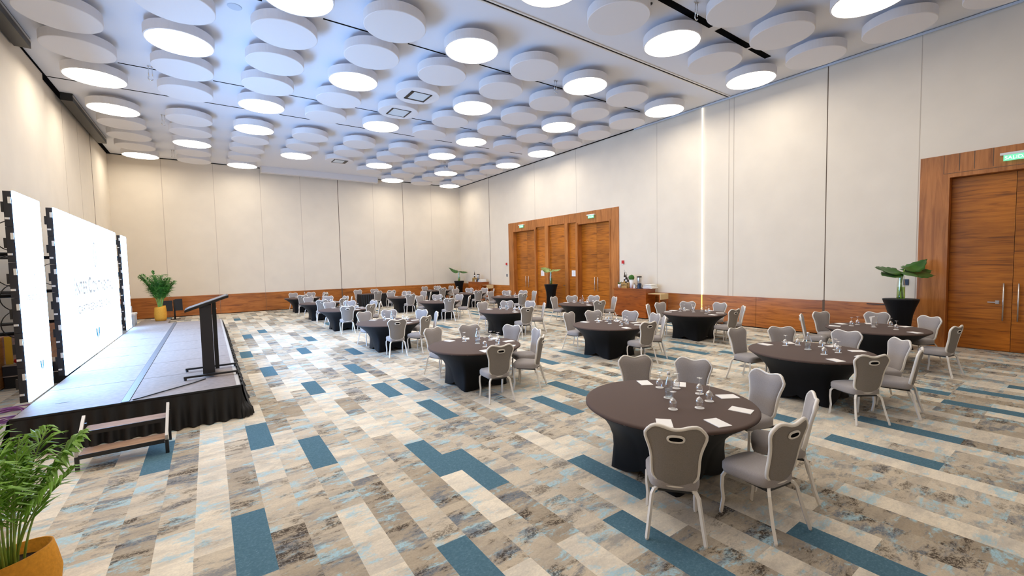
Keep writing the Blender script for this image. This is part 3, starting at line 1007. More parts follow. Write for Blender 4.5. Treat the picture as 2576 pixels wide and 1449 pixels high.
# items on the floor between the screens and the left wall
fc = empty('flight_case', (-2.955, 13.2, 0)); tag(fc, 'low black equipment case on the floor behind the screens', 'case')
bm = nb(); box(bm, -.50, .50, -.30, .30, 0, .24); finish('body', bm, 'black', fc)
bm = nb(); box(bm, -.51, .51, -.31, .31, .26, .46); finish('lid', bm, 'blackmatte', fc)
bm = nb(); box(bm, -.515, .515, -.315, .315, .24, .26); box(bm, -.512, .512, -.312, .312, .455, .475); finish('trim_rail', bm, 'steel', fc)
bm = nb(); lathe(bm, [(0, 0), (.10, 0), (.13, .04), (.12, .09), (.06, .12), (0, .12)], 20, sx=1.6, sy=1)
tag(finish('red_bag', bm, 'red', None, True, (-3.14, 13.05, .477)), 'soft red bag lying on the black equipment case', 'bag')
bm = nb(); box(bm, -.05, .05, -.02, .02, 0, .56)
tag(finish('yellow_board', bm, 'yellow', None, False, (-3.41, 13.10, .477)), 'narrow yellow board standing on the black equipment case', 'board')
bm = nb()
rnd = random.Random(5)
for k in range(7):
    r = .26 + .03 * rnd.random(); ox, oy = rnd.uniform(-.06, .06), rnd.uniform(-.12, .12)
    tube(bm, [(ox + r * math.cos(a), oy + 1.5 * r * math.sin(a), .012 + .02 * k * .6 + .01 * math.sin(a * 3 + k)) for a in [i * 2 * PI / 28 for i in range(28)]], .010, 6, closed=True)
tube(bm, [(.25, -.2, .02), (.55, .1, .012), (.8, .35, .012)], .01, 6)
tag(finish('cable_coil', bm, 'purple', None, True, (-2.80, 10.25, 0)), 'loose coil of purple cable on the floor behind the screens', 'cable')

# crate and stacked boards past the far screen
cr = empty('storage_crate', (-2.38, 20.2, 0)); tag(cr, 'white storage crate past the far end of the stage', 'crate')
bm = nb(); box(bm, -.28, .2, -.3, .3, 0, .80); finish('body', bm, 'lavender', cr)
bm = nb(); box(bm, -.30, .22, -.32, .32, .80, .86); finish('lid', bm, 'white', cr)
for k in range(7):
    bm = nb(); box(bm, -.35, .35, -.28, .28, 0, .13)
    o = finish('folded_board', bm, 'lavender' if k > 1 else 'yellow', None, loc=(-3.0, 23.4, .13 * k))
    tag(o, '%s board from the floor in the pale stack beyond the stage' % ORD[k + 1], 'board', 'pale boards stacked beyond the stage')

# black display on a floor stand by the far wall
ds = empty('display_stand', (-1.40, 26.2, 0)); tag(ds, 'black twin panel on a floor stand against the far wall', 'stand')
bm = nb(); tube(bm, [(0, 0, 0), (0, 0, .95)], .035, 8); finish('post', bm, 'black', ds, True)
bm = nb(); lathe(bm, [(0, 0), (.22, 0), (.22, .02), (0, .03)], 20); finish('base_plate', bm, 'black', ds)
bm = nb(); box(bm, -.42, -.06, -.06, -.03, .42, .92); finish('panel', bm, 'black', ds)
bm = nb(); box(bm, .03, .32, -.06, -.03, .42, .98); finish('panel', bm, 'black', ds)

# ---------------------------------------------------------------- round tables
TABLES = [
    # x, y, column, row, accessory
    (4.08, 2.83, 0, 1), (8.12, 2.93, 1, 1), (11.78, 3.0, 2, 1),
    (4.17, 7.2, 0, 2), (8.10, 7.3, 1, 2), (11.75, 7.27, 2, 2),
    (4.12, 11.88, 0, 3), (8.15, 11.95, 1, 3), (11.60, 11.8, 2, 3),
    (4.12, 16.85, 0, 4), (8.25, 17.2, 1, 4), (11.9, 17.05, 2, 4),
    (4.10, 20.85, 0, 5), (8.20, 21.2, 1, 5), (11.9, 20.9, 2, 5),
    (4.10, 25.3, 0, 6), (11.9, 25.2, 2, 6)]
COLN = ['stage-side', 'middle', 'door-side']
def tname(c, r): return '%s %s table' % (ORD[r], COLN[c])
TR, TH = .895, .76
def lerp(a, b, t): return a + (b - a) * t
def make_table():
    e = empty('round_table'); tag(e, 'x', 'table', 'round tables under black stretch covers')
    n = 96
    bm = nb()
    lathe(bm, [(0, TH), (TR - .03, TH), (TR - .008, TH - .004), (TR, TH - .014), (TR - .003, TH - .030)], n)
    finish('table_top', bm, 'clothtop_lit', e, True)
    bm = nb()
    rings = []
    lv = [(v_, 0, 0) for v_ in (0, .04, .09, .16, .25, .36, .5, .65, .8, .92, 1.0)]
    zt = TH - .030
    for v, rc, rm in lv:
        ring = []
        for i in range(n):
            a = 2 * PI * i / n
            ca, sa = abs(math.cos(a)) + 1e-6, abs(math.sin(a)) + 1e-6
            sq = min(.465 / ca, .43 / sa)
            sq = min(sq, .628)
            k = abs(math.sin(2 * a))
            t = min(1, v / .70); t = 1 - (1 - t) ** 1.9
            r = lerp(lerp(TR, .555, t), sq, v ** 1.25)
            hem = .105 * max(0, 1 - k ** .8)
            z = zt * (1 - v) + hem * v * v
            ring.append(bm.verts.new((r * math.cos(a), r * math.sin(a), z)))
        rings.append(ring)
    for a, b in zip(rings, rings[1:]):
        for i in range(n): bm.faces.new((a[i], b[i], b[(i + 1) % n], a[(i + 1) % n]))
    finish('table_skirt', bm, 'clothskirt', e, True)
    for sx in (-1, 1):
        for sy in (-1, 1):
            bm = nb(); tube(bm, [(sx * .34, sy * .32, .0), (sx * .34, sy * .32, TH - .04)], .016, 8)
            finish('leg', bm, 'steel', e, True)
    return e
TP = Proto(make_table())

# ---------------------------------------------------------------- chairs
def back_w(v):
    pts = [(0, .150), (.06, .170), (.14, .179), (.3, .182), (.44, .184), (.58, .192), (.70, .206), (.80, .221), (.88, .231), (.94, .232), (1.0, .216)]
    for (a, x), (b, y) in zip(pts, pts[1:]):
        if v <= b: return x + (y - x) * (v - a) / (b - a)
    return pts[-1][1]
def back_pt(u, v):
    zt = .940 + .030 * (math.sin(min(abs(u) / .68, 1) * PI / 2) ** 2) - (.050 * max(0, (abs(u) - .68) / .32) ** 2)
    zb = .425 + .055 * max(0, (abs(u) - .55) / .45) ** 2
    z = zb + (zt - zb) * v
    x = u * back_w(v)
    yc = -.195 - (z - .45) * .185 + .028 * u * u - .0 * v
    return x, yc, z
def make_chair():
    e = empty('banquet_chair'); tag(e, 'x', 'chair', 'grey banquet chairs around the round tables')
    # seat cushion
    bm = nb()
    def seat_outline(s, n=36):
        o = []
        for i in range(n):
            a = 2 * PI * i / n
            ca, sa = math.cos(a), math.sin(a)
            ex = .42
            x = math.copysign(abs(ca) ** ex, ca); y = math.copysign(abs(sa) ** ex, sa)
            wdt = lerp(.195, .238, (y + 1) / 2)
            o.append((x * wdt * s, .02 + y * .225 * s + .012 * (1 - x * x) * (y > 0)))
        return o
    prof = [(0, .505), (.5, .503), (.8, .498), (.94, .487), (1.0, .465), (1.0, .415), (.97, .395), (.6, .390), (0, .390)]
    rings = []
    for s, z in prof:
        if s == 0: rings.append([bm.verts.new((0, .02, z))])
        else: rings.append([bm.verts.new((x, y, z)) for x, y in seat_outline(s)])
    for a, b in zip(rings, rings[1:]):
        n = 36
        for i in range(n):
            j = (i + 1) % n
            if len(a) == 1: bm.faces.new((a[0], b[i], b[j]))
            elif len(b) == 1: bm.faces.new((a[i], b[0], a[j]))
            else: bm.faces.new((a[i], b[i], b[j], a[j]))
    finish('seat', bm, 'fabric', e, True)
    bm = nb(); box(bm, -.17, .17, -.19, .19, .372, .389); finish('seat_frame', bm, 'black', e)
    # padded backrest: front pad and rear shell
    nu, nv = 14, 16
    bm = nb(); G = []
    for side, off in ((0, 1), (1, -1)):
        g = []
        for j in range(nv + 1):
            row = []
            for i in range(nu + 1):
                u, v = -1 + 2 * i / nu, j / nv
                x, y, z = back_pt(u * .985, v)
                pad = (1 - abs(u) ** 5) * (1 - abs(2 * v - 1) ** 8)
                y += (.010 + .030 * pad) if side == 0 else (-.010 - .008 * pad)
                row.append(bm.verts.new((x, y, z)))
            g.append(row)
        G.append(g)
        for j in range(nv):
            for i in range(nu):
                q = (g[j][i], g[j][i + 1], g[j + 1][i + 1], g[j + 1][i])
                f = bm.faces.new(q[::-1] if side == 0 else q)
                f.material_index = side
    a, b = G
    per = [(0, i) for i in range(nu + 1)] + [(j, nu) for j in range(1, nv + 1)] + [(nv, i) for i in range(nu - 1, -1, -1)] + [(j, 0) for j in range(nv - 1, 0, -1)]
    for k in range(len(per)):
        (j0, i0), (j1, i1) = per[k], per[(k + 1) % len(per)]
        bm.faces.new((a[j0][i0], b[j0][i0], b[j1][i1], a[j1][i1]))
    bmesh.ops.recalc_face_normals(bm, faces=bm.faces)
    br = finish('backrest', bm, ['fabric', 'fabricback'], e, True)
    bm = nb()
    pts = []
    for (j, i) in per:
        u, v = -1 + 2 * i / nu, j / nv
        x, y, z = back_pt(u, v)
        pts.append((x * 1.02, y - .002, z))
    tube(bm, pts, .0175, 6, closed=True, flat=.8)
    finish('back_frame', bm, 'frame', e, True)
    # oval hand hold on the rear face
    hz = .865
    xh, yh, zh = back_pt(0, (hz - .425) / (.933 - .425))
    nrm = Vector((0, -1, -.185)).normalized()
    def oval(w_, h_, k, n=24):
        o = []
        for i in range(n):
            a = 2 * PI * i / n
            ca, sa = math.cos(a), math.sin(a)
            x = math.copysign(abs(ca) ** .75, ca) * w_; z = math.copysign(abs(sa) ** .8, sa) * h_
            o.append(Vector((x, yh - .018 - z * .185 + .02 * (x / .2) ** 2 * .3, hz + z)) + nrm * k)
        return o
    bm = nb()
    R1, R2, R3 = oval(.072, .035, .0), oval(.068, .032, .011), oval(.053, .017, .008)
    rs = [[bm.verts.new(p) for p in rr] for rr in (R1, R2, R3)]
    for a_, b_ in zip(rs, rs[1:]):
        for i in range(24): bm.faces.new((a_[i], a_[(i + 1) % 24], b_[(i + 1) % 24], b_[i]))
    bmesh.ops.recalc_face_normals(bm, faces=bm.faces)
    hh = finish('hand_hold', bm, 'frame', e, True)
    bm = nb(); bm.faces.new([bm.verts.new(p) for p in oval(.054, .018, .0085)]); finish('grip_slot', bm, 'dark', hh)
    for s in (-1, 1):
        bm = nb()
        tube(bm, [(s * .13, -.17, .395), (s * .165, -.195, .385), (s * .183, -.212, .35), (s * .196, -.235, .24), (s * .210, -.262, .13), (s * .226, -.300, .012)], .0175, 4, rot=PI / 4)
        lathe(bm, [(0, 0), (.013, 0), (.015, .012), (0, .014)], 8, s * .226, -.300)
        finish('leg', bm, 'frame', e)
        bm = nb()
        tube(bm, [(s * .16, .17, .395), (s * .195, .195, .385), (s * .212, .208, .35), (s * .214, .212, .26), (s * .204, .205, .14), (s * .210, .222, .012)], .0175, 4, rot=PI / 4)
        lathe(bm, [(0, 0), (.013, 0), (.015, .012), (0, .014)], 8, s * .210, .222)
        finish('leg', bm, 'frame', e)
    return e
CP = Proto(make_chair())

# ---------------------------------------------------------------- table ware
def make_glass():
    e = empty('wine_glass'); tag(e, 'x', 'glass', 'upturned wine glasses on the round tables')
    bm = nb(); lathe(bm, [(.031, .003), (.036, .03), (.040, .055), (.038, .078), (.028, .098), (.012, .110), (.0045, .116)], 20); finish('bowl', bm, 'glass', e, True)
    bm = nb(); lathe(bm, [(.0045, .116), (.004, .15), (.006, .172), (.020, .178), (.033, .181), (.034, .183), (0, .184)], 20); finish('stem', bm, 'glass', e, True)
    return e
GP = Proto(make_glass())
bm = nb(); lathe(bm, [(0, 0), (.047, 0), (.048, .003), (0, .004)], 24)
co = finish('coaster', bm, 'paper'); tag(co, 'x', 'coaster', 'white round coasters under the glasses')
KP = Proto(co)
bm = nb(); box(bm, -.105, .105, -.072, .072, 0, .006)
pd = finish('notepad', bm, 'paper'); tag(pd, 'x', 'notepad', 'white notepads on the round tables')
NP_ = Proto(pd)
def make_bottle():
    e = empty('water_bottle'); tag(e, 'x', 'bottle', 'clear water bottles at the table centres')
    bm = nb(); lathe(bm, [(0, .004), (.040, .004), (.042, .02), (.042, .13), (.036, .17), (.022, .215), (.015, .24), (.015, .262)], 20); finish('body', bm, 'bottle', e, True)
    bm = nb(); lathe(bm, [(0, .262), (.018, .262), (.018, .292), (0, .294)], 16); finish('cap', bm, 'white', e, True)
    bm = nb(); lathe(bm, [(0, .01), (.038, .01), (.038, .10), (0, .10)], 16); finish('water', bm, 'water', e, True)
    bm = nb()
    v = [bm.verts.new(p) for p in ((.018, -.012, .235), (.018, .016, .235), (.062, .022, .12), (.062, -.018, .12))]
    bm.faces.new(v)
    o = finish('paper_tag', bm, 'paper', e)
    sm = o.modifiers.new('s', 'SOLIDIFY'); sm.thickness = .0015
    return e
BP = Proto(make_bottle())
def make_tumbler():
    e = empty('card_tumbler'); tag(e, 'x', 'tumbler', 'glass tumblers holding folded cards')
    bm = nb(); lathe(bm, [(0, .004), (.036, .004), (.040, .09)], 20); finish('glass_body', bm, 'glass', e, True)
    bm = nb()
    for sx, an in ((-.008, .18), (.010, -.12)):
        v = [bm.verts.new(p) for p in ((sx, -.045, .03), (sx, .045, .03), (sx + an * .4, .06, .22), (sx + an * .4, -.05, .24))]
        bm.faces.new(v)
    o = finish('folded_card', bm, 'paper', e)
    sm = o.modifiers.new('s', 'SOLIDIFY'); sm.thickness = .0015
    return e
UP = Proto(make_tumbler())

SEATS = {  # measured seat directions (degrees) per table
    (0, 1): [-143, -100, -60, -21, 21, 53], (1, 1): [-128, -84, -46, -5, 40, 79], (2, 1): [-104, -30, 13, 64, 104],
    (0, 2): [-101, -54, -14, 21, 64, 102], (1, 2): [-97, -52, -20, 17, 61, 96], (2, 2): [-97, -56, -3, 40, 81, 118],
    (0, 3): [-101, -64, -19, 23, 70, 105], (1, 3): [-92, -34, 13, 52, 95], (2, 3): [-107, -25, 23, 64, 102],
    (0, 4): [-99, -60, -18, 17, 66, 100], (1, 4): [-97, -38, 21, 69, 108], (2, 4): [-98, -15, 22, 62, 102],
    (0, 5): [-99, -55, -16, 22, 64, 102], (1, 5): [-99, -30, 18, 64, 102], (2, 5): [-100, -30, 20, 62, 100],
    (0, 6): [-99, -40, 20, 62, 102], (2, 6): [-100, -35, 18, 62, 100]}
def seat_word(d):
    # viewed from the camera: towards it is about -125 degrees
    if d < -115: return 'near left'
    if d < -80: return 'near side'
    if d < -42: return 'near right'
    if d < 5: return 'right'
    if d < 32: return 'far right'
    if d < 72: return 'far side'
    if d < 110: return 'far left'
    return 'outer left'
rnd = random.Random(21)
for (tx, ty, c, r) in TABLES:
    tn = tname(c, r)
    t = TP.place((tx, ty, 0))
    t['label'] = 'round table under a black cover, %s from the camera in the %s line' % (ORD[r], COLN[c])
    for d in SEATS[(c, r)]:
        a = R(d)
        sw = seat_word(d)
        rad = 1.06 + rnd.uniform(-.015, .02) + (.04 if d > 40 and r == 1 else 0)
        jit = R(rnd.uniform(-4, 4))
        ch = CP.place((tx + rad * math.cos(a), ty + rad * math.sin(a), 0), a + PI / 2 + jit)
        ch['label'] = 'grey chair with white frame, %s of the %s' % (sw, tn)
        # place setting
        a2 = a + R(rnd.uniform(-4, 4))
        gx, gy = tx + .12 + .40 * math.cos(a2), ty + .05 + .40 * math.sin(a2)
        if math.hypot(gx - tx, gy - ty) < .2: gx += .1
        k = KP.place((gx, gy, TH)); k['label'] = 'white coaster under the %s glass of the %s' % (sw, tn)
        g = GP.place((gx, gy, TH + .004), rnd.uniform(0, 6)); g['label'] = 'upturned wine glass on a coaster, %s of the %s' % (sw, tn)
        a3 = a + R(rnd.uniform(-5, 5) + (6 if d > 0 else -2))
        n_ = NP_.place((tx + .715 * math.cos(a3), ty + .715 * math.sin(a3), TH), a3 + R(rnd.uniform(-14, 14)))
        n_['label'] = 'white notepad before the %s chair of the %s' % (sw, tn)
    ox, oy = tx + .10, ty + .06
    k = KP.place((ox, oy, TH)); k['label'] = 'white coaster at the centre of the %s' % tn; k.scale = (1.1, 1.1, 1)
    if (c, r) in ((2, 1), (2, 2), (2, 4)):
        b_ = UP.place((ox, oy, TH + .004), rnd.uniform(0, 3)); b_['label'] = 'glass tumbler with white folded cards at the centre of the %s' % tn
    else:
        b_ = BP.place((ox, oy, TH + .004), rnd.uniform(-.9, -.3)); b_['label'] = 'clear water bottle with paper tag at the centre of the %s' % tn

# pleated rectangular table at the back of the middle line
e = empty('draped_table', (8.0, 25.3, 0)); tag(e, 'long table with white top and black pleated skirt near the far wall', 'table')
bm = nb(); box(bm, -.92, .92, -.4, .4, .74, .765); finish('table_top', bm, 'clothtop_lit', e)
bm = nb()
per_ = []
n = 260
for i in range(n):
    t = i / n * (2 * (1.84 + .8))
    if t < 1.84: p = (-.92 + t, -.4, 0, -1)
    elif t < 2.64: p = (.92, -.4 + t - 1.84, 1, 0)
    elif t < 4.48: p = (.92 - (t - 2.64), .4, 0, 1)
    else: p = (-.92, .4 - (t - 4.48), -1, 0)
    per_.append(p)
rows_ = []
for z, amp in ((.745, .006), (.4, .02), (.01, .03)):
    rows_.append([bm.verts.new((p[0] + p[2] * (.01 + amp * (1 + math.sin(i * 1.0))), p[1] + p[3] * (.01 + amp * (1 + math.sin(i * 1.0))), z)) for i, p in enumerate(per_)])
for a, b in zip(rows_, rows_[1:]):
    for i in range(n): bm.faces.new((a[i], b[i], b[(i + 1) % n], a[(i + 1) % n]))
finish('skirt', bm, 'drape', e, True)
for x, y, rz, l in ((7.3, 26.15, PI, 'far left'), (8.3, 26.15, PI, 'far right'), (7.75, 24.35, .1, 'near left'), (8.6, 24.4, -.1, 'near right')):
    ch = CP.place((x, y, 0), rz); ch['label'] = 'grey chair with white frame, %s of the pleated rectangular table' % l

# paper left on one seat
bm = nb(); box(bm, -.06, .06, -.09, .09, 0, .012)
o = finish('leaflet', bm, 'paper', None, False, (8.12 + 1.02 * math.cos(R(-46)) , 2.93 + 1.02 * math.sin(R(-46)), .508)); o.rotation_euler = (0, 0, .4)
tag(o, 'small printed leaflet lying on a chair seat at the first middle table', 'leaflet')

# ---------------------------------------------------------------- cocktail tables with leaf vases
def broad_leaf(bm, base, yaw, length, width, droop, roll=0.0, lobes=7):
    """large lobed leaf with thickness lying along yaw"""
    n = 30
    L_ = []
    for i in range(n + 1):
        t = i / n
        hw = width / 2 * (math.sin(PI * min(1, t * .92 + .10)) ** .7) * (1 - .16 * (math.sin(t * 4.5 * PI) ** 2) * (t > .12) - .05 * (math.sin(t * 17) ** 2))
        x = t * length
        z = droop * t * t - .04 * math.sin(PI * t)
        row = []
        for s in (-1, -.5, 0, .5, 1):
            y = s * hw
            zz = z + .10 * abs(s) * hw + (roll * 1.0) * y
            xx = x - .10 * abs(s) * length * .6
            row.append((xx, y, zz))
        L_.append(row)
    c, s_ = math.cos(yaw), math.sin(yaw)
    vs = [[bm.verts.new((base[0] + c * x - s_ * y, base[1] + s_ * x + c * y, base[2] + z)) for x, y, z in row] for row in L_]
    for a, b in zip(vs, vs[1:]):
        for i in range(4): bm.faces.new((a[i], a[i + 1], b[i + 1], b[i]))
HZ = 1.24
def highboy(x, y, rz=0.0, label='', place='', leaves=(), vh=.64, vr=.075, pale=False):
    e = empty('cocktail_table', (x, y, 0), rz); tag(e, label, 'table', 'tall cocktail tables under black stretch covers')
    n = 64
    bm = nb(); lathe(bm, [(0, HZ), (.345, HZ), (.355, HZ - .01), (.350, HZ - .028)], n); finish('table_top', bm, 'clothskirt', e, True)
    bm = nb(); rings = []
    for v, rc, rm in [(0, .350, .350), (.05, .335, .33), (.14, .30, .285), (.3, .255, .225), (.5, .235, .185), (.7, .24, .175), (.86, .262, .18), (1, .30, .185)]:
        ring = []
        for i in range(n):
            a = 2 * PI * i / n; k = abs(math.sin(2 * a)) ** (1 + 1.5 * v)
            r = lerp(rm, rc, k)
            z = (HZ - .028) * (1 - v) + .05 * (1 - k ** .4) * v
            ring.append(bm.verts.new((r * math.cos(a), r * math.sin(a), z)))
        rings.append(ring)
    for a, b in zip(rings, rings[1:]):
        for i in range(n): bm.faces.new((a[i], b[i], b[(i + 1) % n], a[(i + 1) % n]))
    finish('table_skirt', bm, 'clothskirt', e, True)
    bm = nb(); tube(bm, [(0, 0, 0), (0, 0, HZ - .03)], .03, 8); lathe(bm, [(0, 0), (.17, 0), (.15, .03), (0, .04)], 24); finish('pedestal', bm, 'black', e, True)
    v = empty('leaf_vase', (x, y, HZ)); tag(v, 'tall glass vase of broad green leaves on the cocktail table ' + place, 'vase', 'tall glass vases with broad leaves')
    bm = nb(); lathe(bm, [(0, .003), (vr * .95, .003), (vr, .03), (vr * .95, vh * .5), (vr * .72, vh * .8), (vr * .8, vh)], 24); finish('vase_glass', bm, 'vase', v, True)
    bm = nb(); lathe(bm, [(0, .01), (vr * .9, .01), (vr * .92, .04), (vr * .88, vh * .45), (0, vh * .45)], 20); finish('vase_water', bm, 'greenwater', v, True)
    bm = nb(); bml = nb()
    for k, (yaw, ln, wd, dr, rl, hz) in enumerate(leaves):
        a = yaw
        top = (math.cos(a) * vr * 1.1, math.sin(a) * vr * 1.1, vh + hz)
        tube(bm, [(-math.cos(a) * vr * .6, -math.sin(a) * vr * .6, .02), (-math.cos(a) * vr * .2, -math.sin(a) * vr * .2, vh * .4), (math.cos(a) * vr * .45, math.sin(a) * vr * .45, vh * .95), top], .011, 6)
        broad_leaf(bml, top, yaw, ln, wd, dr, rl)
    finish('stems', bm, 'stem', v, True)
    o = finish('leaves', bml, 'paleleaf' if pale else 'bigleaf', v, True)
    sm = o.modifiers.new('s', 'SOLIDIFY'); sm.thickness = .004
    return e
highboy(14.12, 3.12, .4, 'black covered cocktail table next to the tall doors', 'next to the tall doors',
        [(R(148), .62, .40, .10, -.55, .05), (R(160), .60, .40, -.06, -.45, .0), (R(-30), .62, .36, .24, .55, .08), (R(-55), .58, .42, -.08, .5, .0), (R(-15), .72, .30, .14, .4, .04), (R(80), .45, .34, .05, 0, .05), (R(-125), .34, .34, -.10, .0, .0), (R(-38), .66, .36, .02, .65, .02)], .66, .085)
highboy(14.46, 16.95, .2, 'black covered cocktail table standing before the wide portal', 'before the wide portal',
        [(R(148), .46, .42, .10, -.7, .04), (R(-36), .46, .30, .03, .35, .03), (R(165), .36, .34, .02, -.6, .03), (R(60), .3, .25, .05, 0, .05), (R(-120), .22, .26, -.05, 0, .0)], .70, .08, True)
highboy(14.35, 26.7, .1, 'black covered cocktail table in the far corner', 'in the far corner',
        [(R(148), .62, .40, .30, -.6, .02), (R(-35), .55, .32, -.04, .45, .0), (R(165), .5, .36, .12, -.6, .02), (R(-100), .35, .3, .0, .1, .05)], .62, .085)
bm = nb(); box(bm, -.012, 0, -.18, .28, -.012, .012); tag(finish('wall_bar', bm, 'black', None, False, (XR - .036, 3.75, WAIN - .03)), 'thin black bar on top of the wood panelling by the cocktail table', 'bar')

# ---------------------------------------------------------------- buffets
def buffet(x, y0, y1, h, label):
    e = empty('buffet_counter', (x, (y0 + y1) / 2, 0)); tag(e, label, 'buffet', 'wooden buffet counters along the door wall')
    l = (y1 - y0) / 2
    bm = nb(); box(bm, 0, .6, -l, l, .04, h - .03); finish('body', bm, 'woodB', e)
    bm = nb(); box(bm, .03, .57, -l + .03, l - .03, 0, .04); finish('plinth', bm, 'black', e)
    bm = nb(); box(bm, -.02, .62, -l - .02, l + .02, h - .03, h); finish('counter_top', bm, 'woodB', e)
    # lower side table pulled out at the near end
    bm = nb(); box(bm, .08, .58, -l - .62, -l - .021, h - .22, h - .19); finish('side_shelf', bm, 'woodB', e)
    for (lx, ly) in ((.10, -l - .60), (.56, -l - .60)):
        bm = nb(); box(bm, lx - .02, lx + .02, ly - .02 + .02, ly + .04, 0, h - .22); finish('leg', bm, 'woodB', e)
    return e
BH = 1.21
buffet(14.2, 10.85, 12.50, BH, 'wooden buffet counter with drinks beside the wide portal')
def towels(x, y, z, label):
    e = empty('towel_stack', (x, y, z)); tag(e, label, 'towels')
    for k in range(3):
        bm = nb(); box(bm, -.2, .2, -.25 + .03 * k, .22 - .04 * k, k * .06, k * .06 + .055)
        o = finish('towel', bm, 'towel', e, True); b = o.modifiers.new('b', 'BEVEL'); b.width = .025; b.segments = 3
    return e
towels(14.64, 10.86 + .12, BH, 'folded white cloths stacked on the near end of the drinks buffet')
def runner(x, y0, y1, z, drop, label):
    bm = nb(); box(bm, x, x + .46, y0, y1, z, z + .012); box(bm, x - .03, x + .46, y0 - .03, y0 - .002, z - .20, z + .012)
    return tag(finish('straw_runner', bm, 'basket'), label, 'cloth')
runner(14.27, 10.22, 10.80, BH - .189, .0, 'straw coloured cloth hanging over the side shelf of the drinks buffet')
def wine_crate(x, y, z, label, n=3):
    e = empty('bottle_crate', (x, y, z)); tag(e, label, 'crate')
    bm = nb(); box(bm, -.12, .12, -.16, -.14, 0, .24); box(bm, -.12, .12, .14, .16, 0, .24); box(bm, -.12, -.105, -.16, .16, .02, .10); box(bm, -.12, -.105, -.16, .16, .13, .22)
    box(bm, .105, .12, -.16, .16, .02, .22); box(bm, -.12, .12, -.16, .16, 0, .015)
    finish('crate_boards', bm, 'crate', e)
    bm = nb(); box(bm, -.122, -.1205, -.08, .08, .145, .16); finish('stencil_mark', bm, 'black', e)
    return e
wine_crate(14.45, 12.05, BH, 'pale wooden crate of bottles on the drinks buffet')
def syrup(x, y, z, s, label):
    e = empty('syrup_bottle', (x, y, z)); tag(e, label, 'bottle', 'dark bottles on the drinks buffet')
    bm = nb(); lathe(bm, [(0, 0), (.036, 0), (.038, .02), (.038, .17), (.03, .2), (.014, .24), (.014, .30), (0, .305)], 14); finish('body', bm, 'winedark', e, True)
    bm = nb(); lathe(bm, [(.0388, .06), (.0388, .13)], 14); finish('bottle_label', bm, 'paper', e, True)
    bm = nb(); lathe(bm, [(0, .30), (.017, .30), (.017, .34), (0, .345)], 10); tube(bm, [(0, 0, .34), (0, .0, .39), (-.05, 0, .40)], .006, 6); finish('pump', bm, 'steel', e, True)
    e.scale = (s, s, s)
for k in range(3):
    zz = BH + .60 - .10 * k - .31
    # stepped display riser under each bottle
    bm = nb(); box(bm, -.04, .04, -.04, .04, 0, zz - BH); tag(finish('display_riser', bm, 'crate', None, False, (14.47, 12.13 - .085 * k, BH + .016)), 'pale wooden riser under the %s dark bottle of the buffet crate' % ORD[k + 1], 'riser', 'risers in the bottle crate')
    syrup(14.47, 12.13 - .085 * k, zz + .016, 1.15, '%s dark bottle from the portal in the buffet crate' % ORD[k + 1])
def cup_plant(x, y, z, label):
    e = empty('potted_herb', (x, y, z)); tag(e, label, 'plant')
    bm = nb(); lathe(bm, [(0, 0), (.05, 0), (.075, .09), (.07, .15), (.06, .15), (0, .13)], 16); finish('pot', bm, 'white', e, True)
    bm = nb(); r_ = random.Random(4)
    for k in range(26):
        a = r_.uniform(0, 6.28); ln = r_.uniform(.06, .13)
        p = Vector((math.cos(a) * .03, math.sin(a) * .03, .14)); q = p + Vector((math.cos(a) * ln * .6, math.sin(a) * ln * .6, ln))
        tube(bm, [p, (p + q) / 2 + Vector((0, 0, .02)), q], [.004, .014, .002], 4, flat=.3)
    finish('leaves', bm, 'leaf', e, True)
cup_plant(14.4, 12.36, BH, 'small green herb in a white cup at the portal end of the buffet')
def topiary(x, y, z, label):
    e = empty('topiary', (x, y, z)); tag(e, label, 'plant')
    bm = nb(); lathe(bm, [(0, 0), (.07, 0), (.08, .36), (.07, .36), (0, .34)], 18); finish('tall_pot', bm, 'white', e, True)
    bm = nb(); bmesh.ops.create_icosphere(bm, subdivisions=4, radius=.115)
    r_ = random.Random(9)
    for v_ in bm.verts: v_.co *= 1 + r_.uniform(-.08, .08)
    bmesh.ops.translate(bm, verts=bm.verts, vec=(0, 0, .44)); finish('leaf_ball', bm, 'topiary', e)
topiary(14.5, 11.80, BH, 'round green topiary ball in a tall white pot on the buffet')
def jug(x, y, z, label):
    e = empty('milk_jug', (x, y, z)); tag(e, label, 'jug', 'small jugs on the drinks buffet')
    bm = nb(); lathe(bm, [(0, 0), (.05, 0), (.052, .02), (.04, .12), (.035, .15), (.04, .165), (0, .17)], 16); finish('body', bm, 'white', e, True)
    bm = nb(); tube(bm, [(0, -.035, .15), (0, -.085, .13), (0, -.08, .06), (0, -.045, .03)], .009, 6); lathe(bm, [(0, .168), (.035, .168), (.02, .19), (0, .195)], 12); finish('handle', bm, 'black', e, True)
jug(14.4, 11.56, BH, 'white insulated jug with black handle next to the topiary')
jug(14.62, 11.42, BH, 'white insulated jug with black handle next to the drink dispenser')
def dispenser(x, y, z, label):
    e = empty('drink_dispenser', (x, y, z)); tag(e, label, 'dispenser')
    bm = nb(); box(bm, -.08, .1, -.10, .10, 0, .02); lathe(bm, [(0, .02), (.085, .02), (.085, .22), (0, .22)], 20, .01); finish('base', bm, 'navy', e)
    bm = nb(); lathe(bm, [(.085, .22), (.095, .24), (.095, .44), (.09, .46)], 20, .01); finish('tank', bm, 'steel', e, True)
    bm = nb(); lathe(bm, [(0, .46), (.10, .46), (.10, .50), (0, .51)], 20, .01); finish('lid', bm, 'black', e, True)
    bm = nb(); tube(bm, [(-.07, 0, .19), (-.12, 0, .19), (-.12, 0, .15)], .012, 8); finish('tap', bm, 'chrome', e, True)
dispenser(14.36, 11.30, BH, 'tall steel drink dispenser with black lid on the buffet')

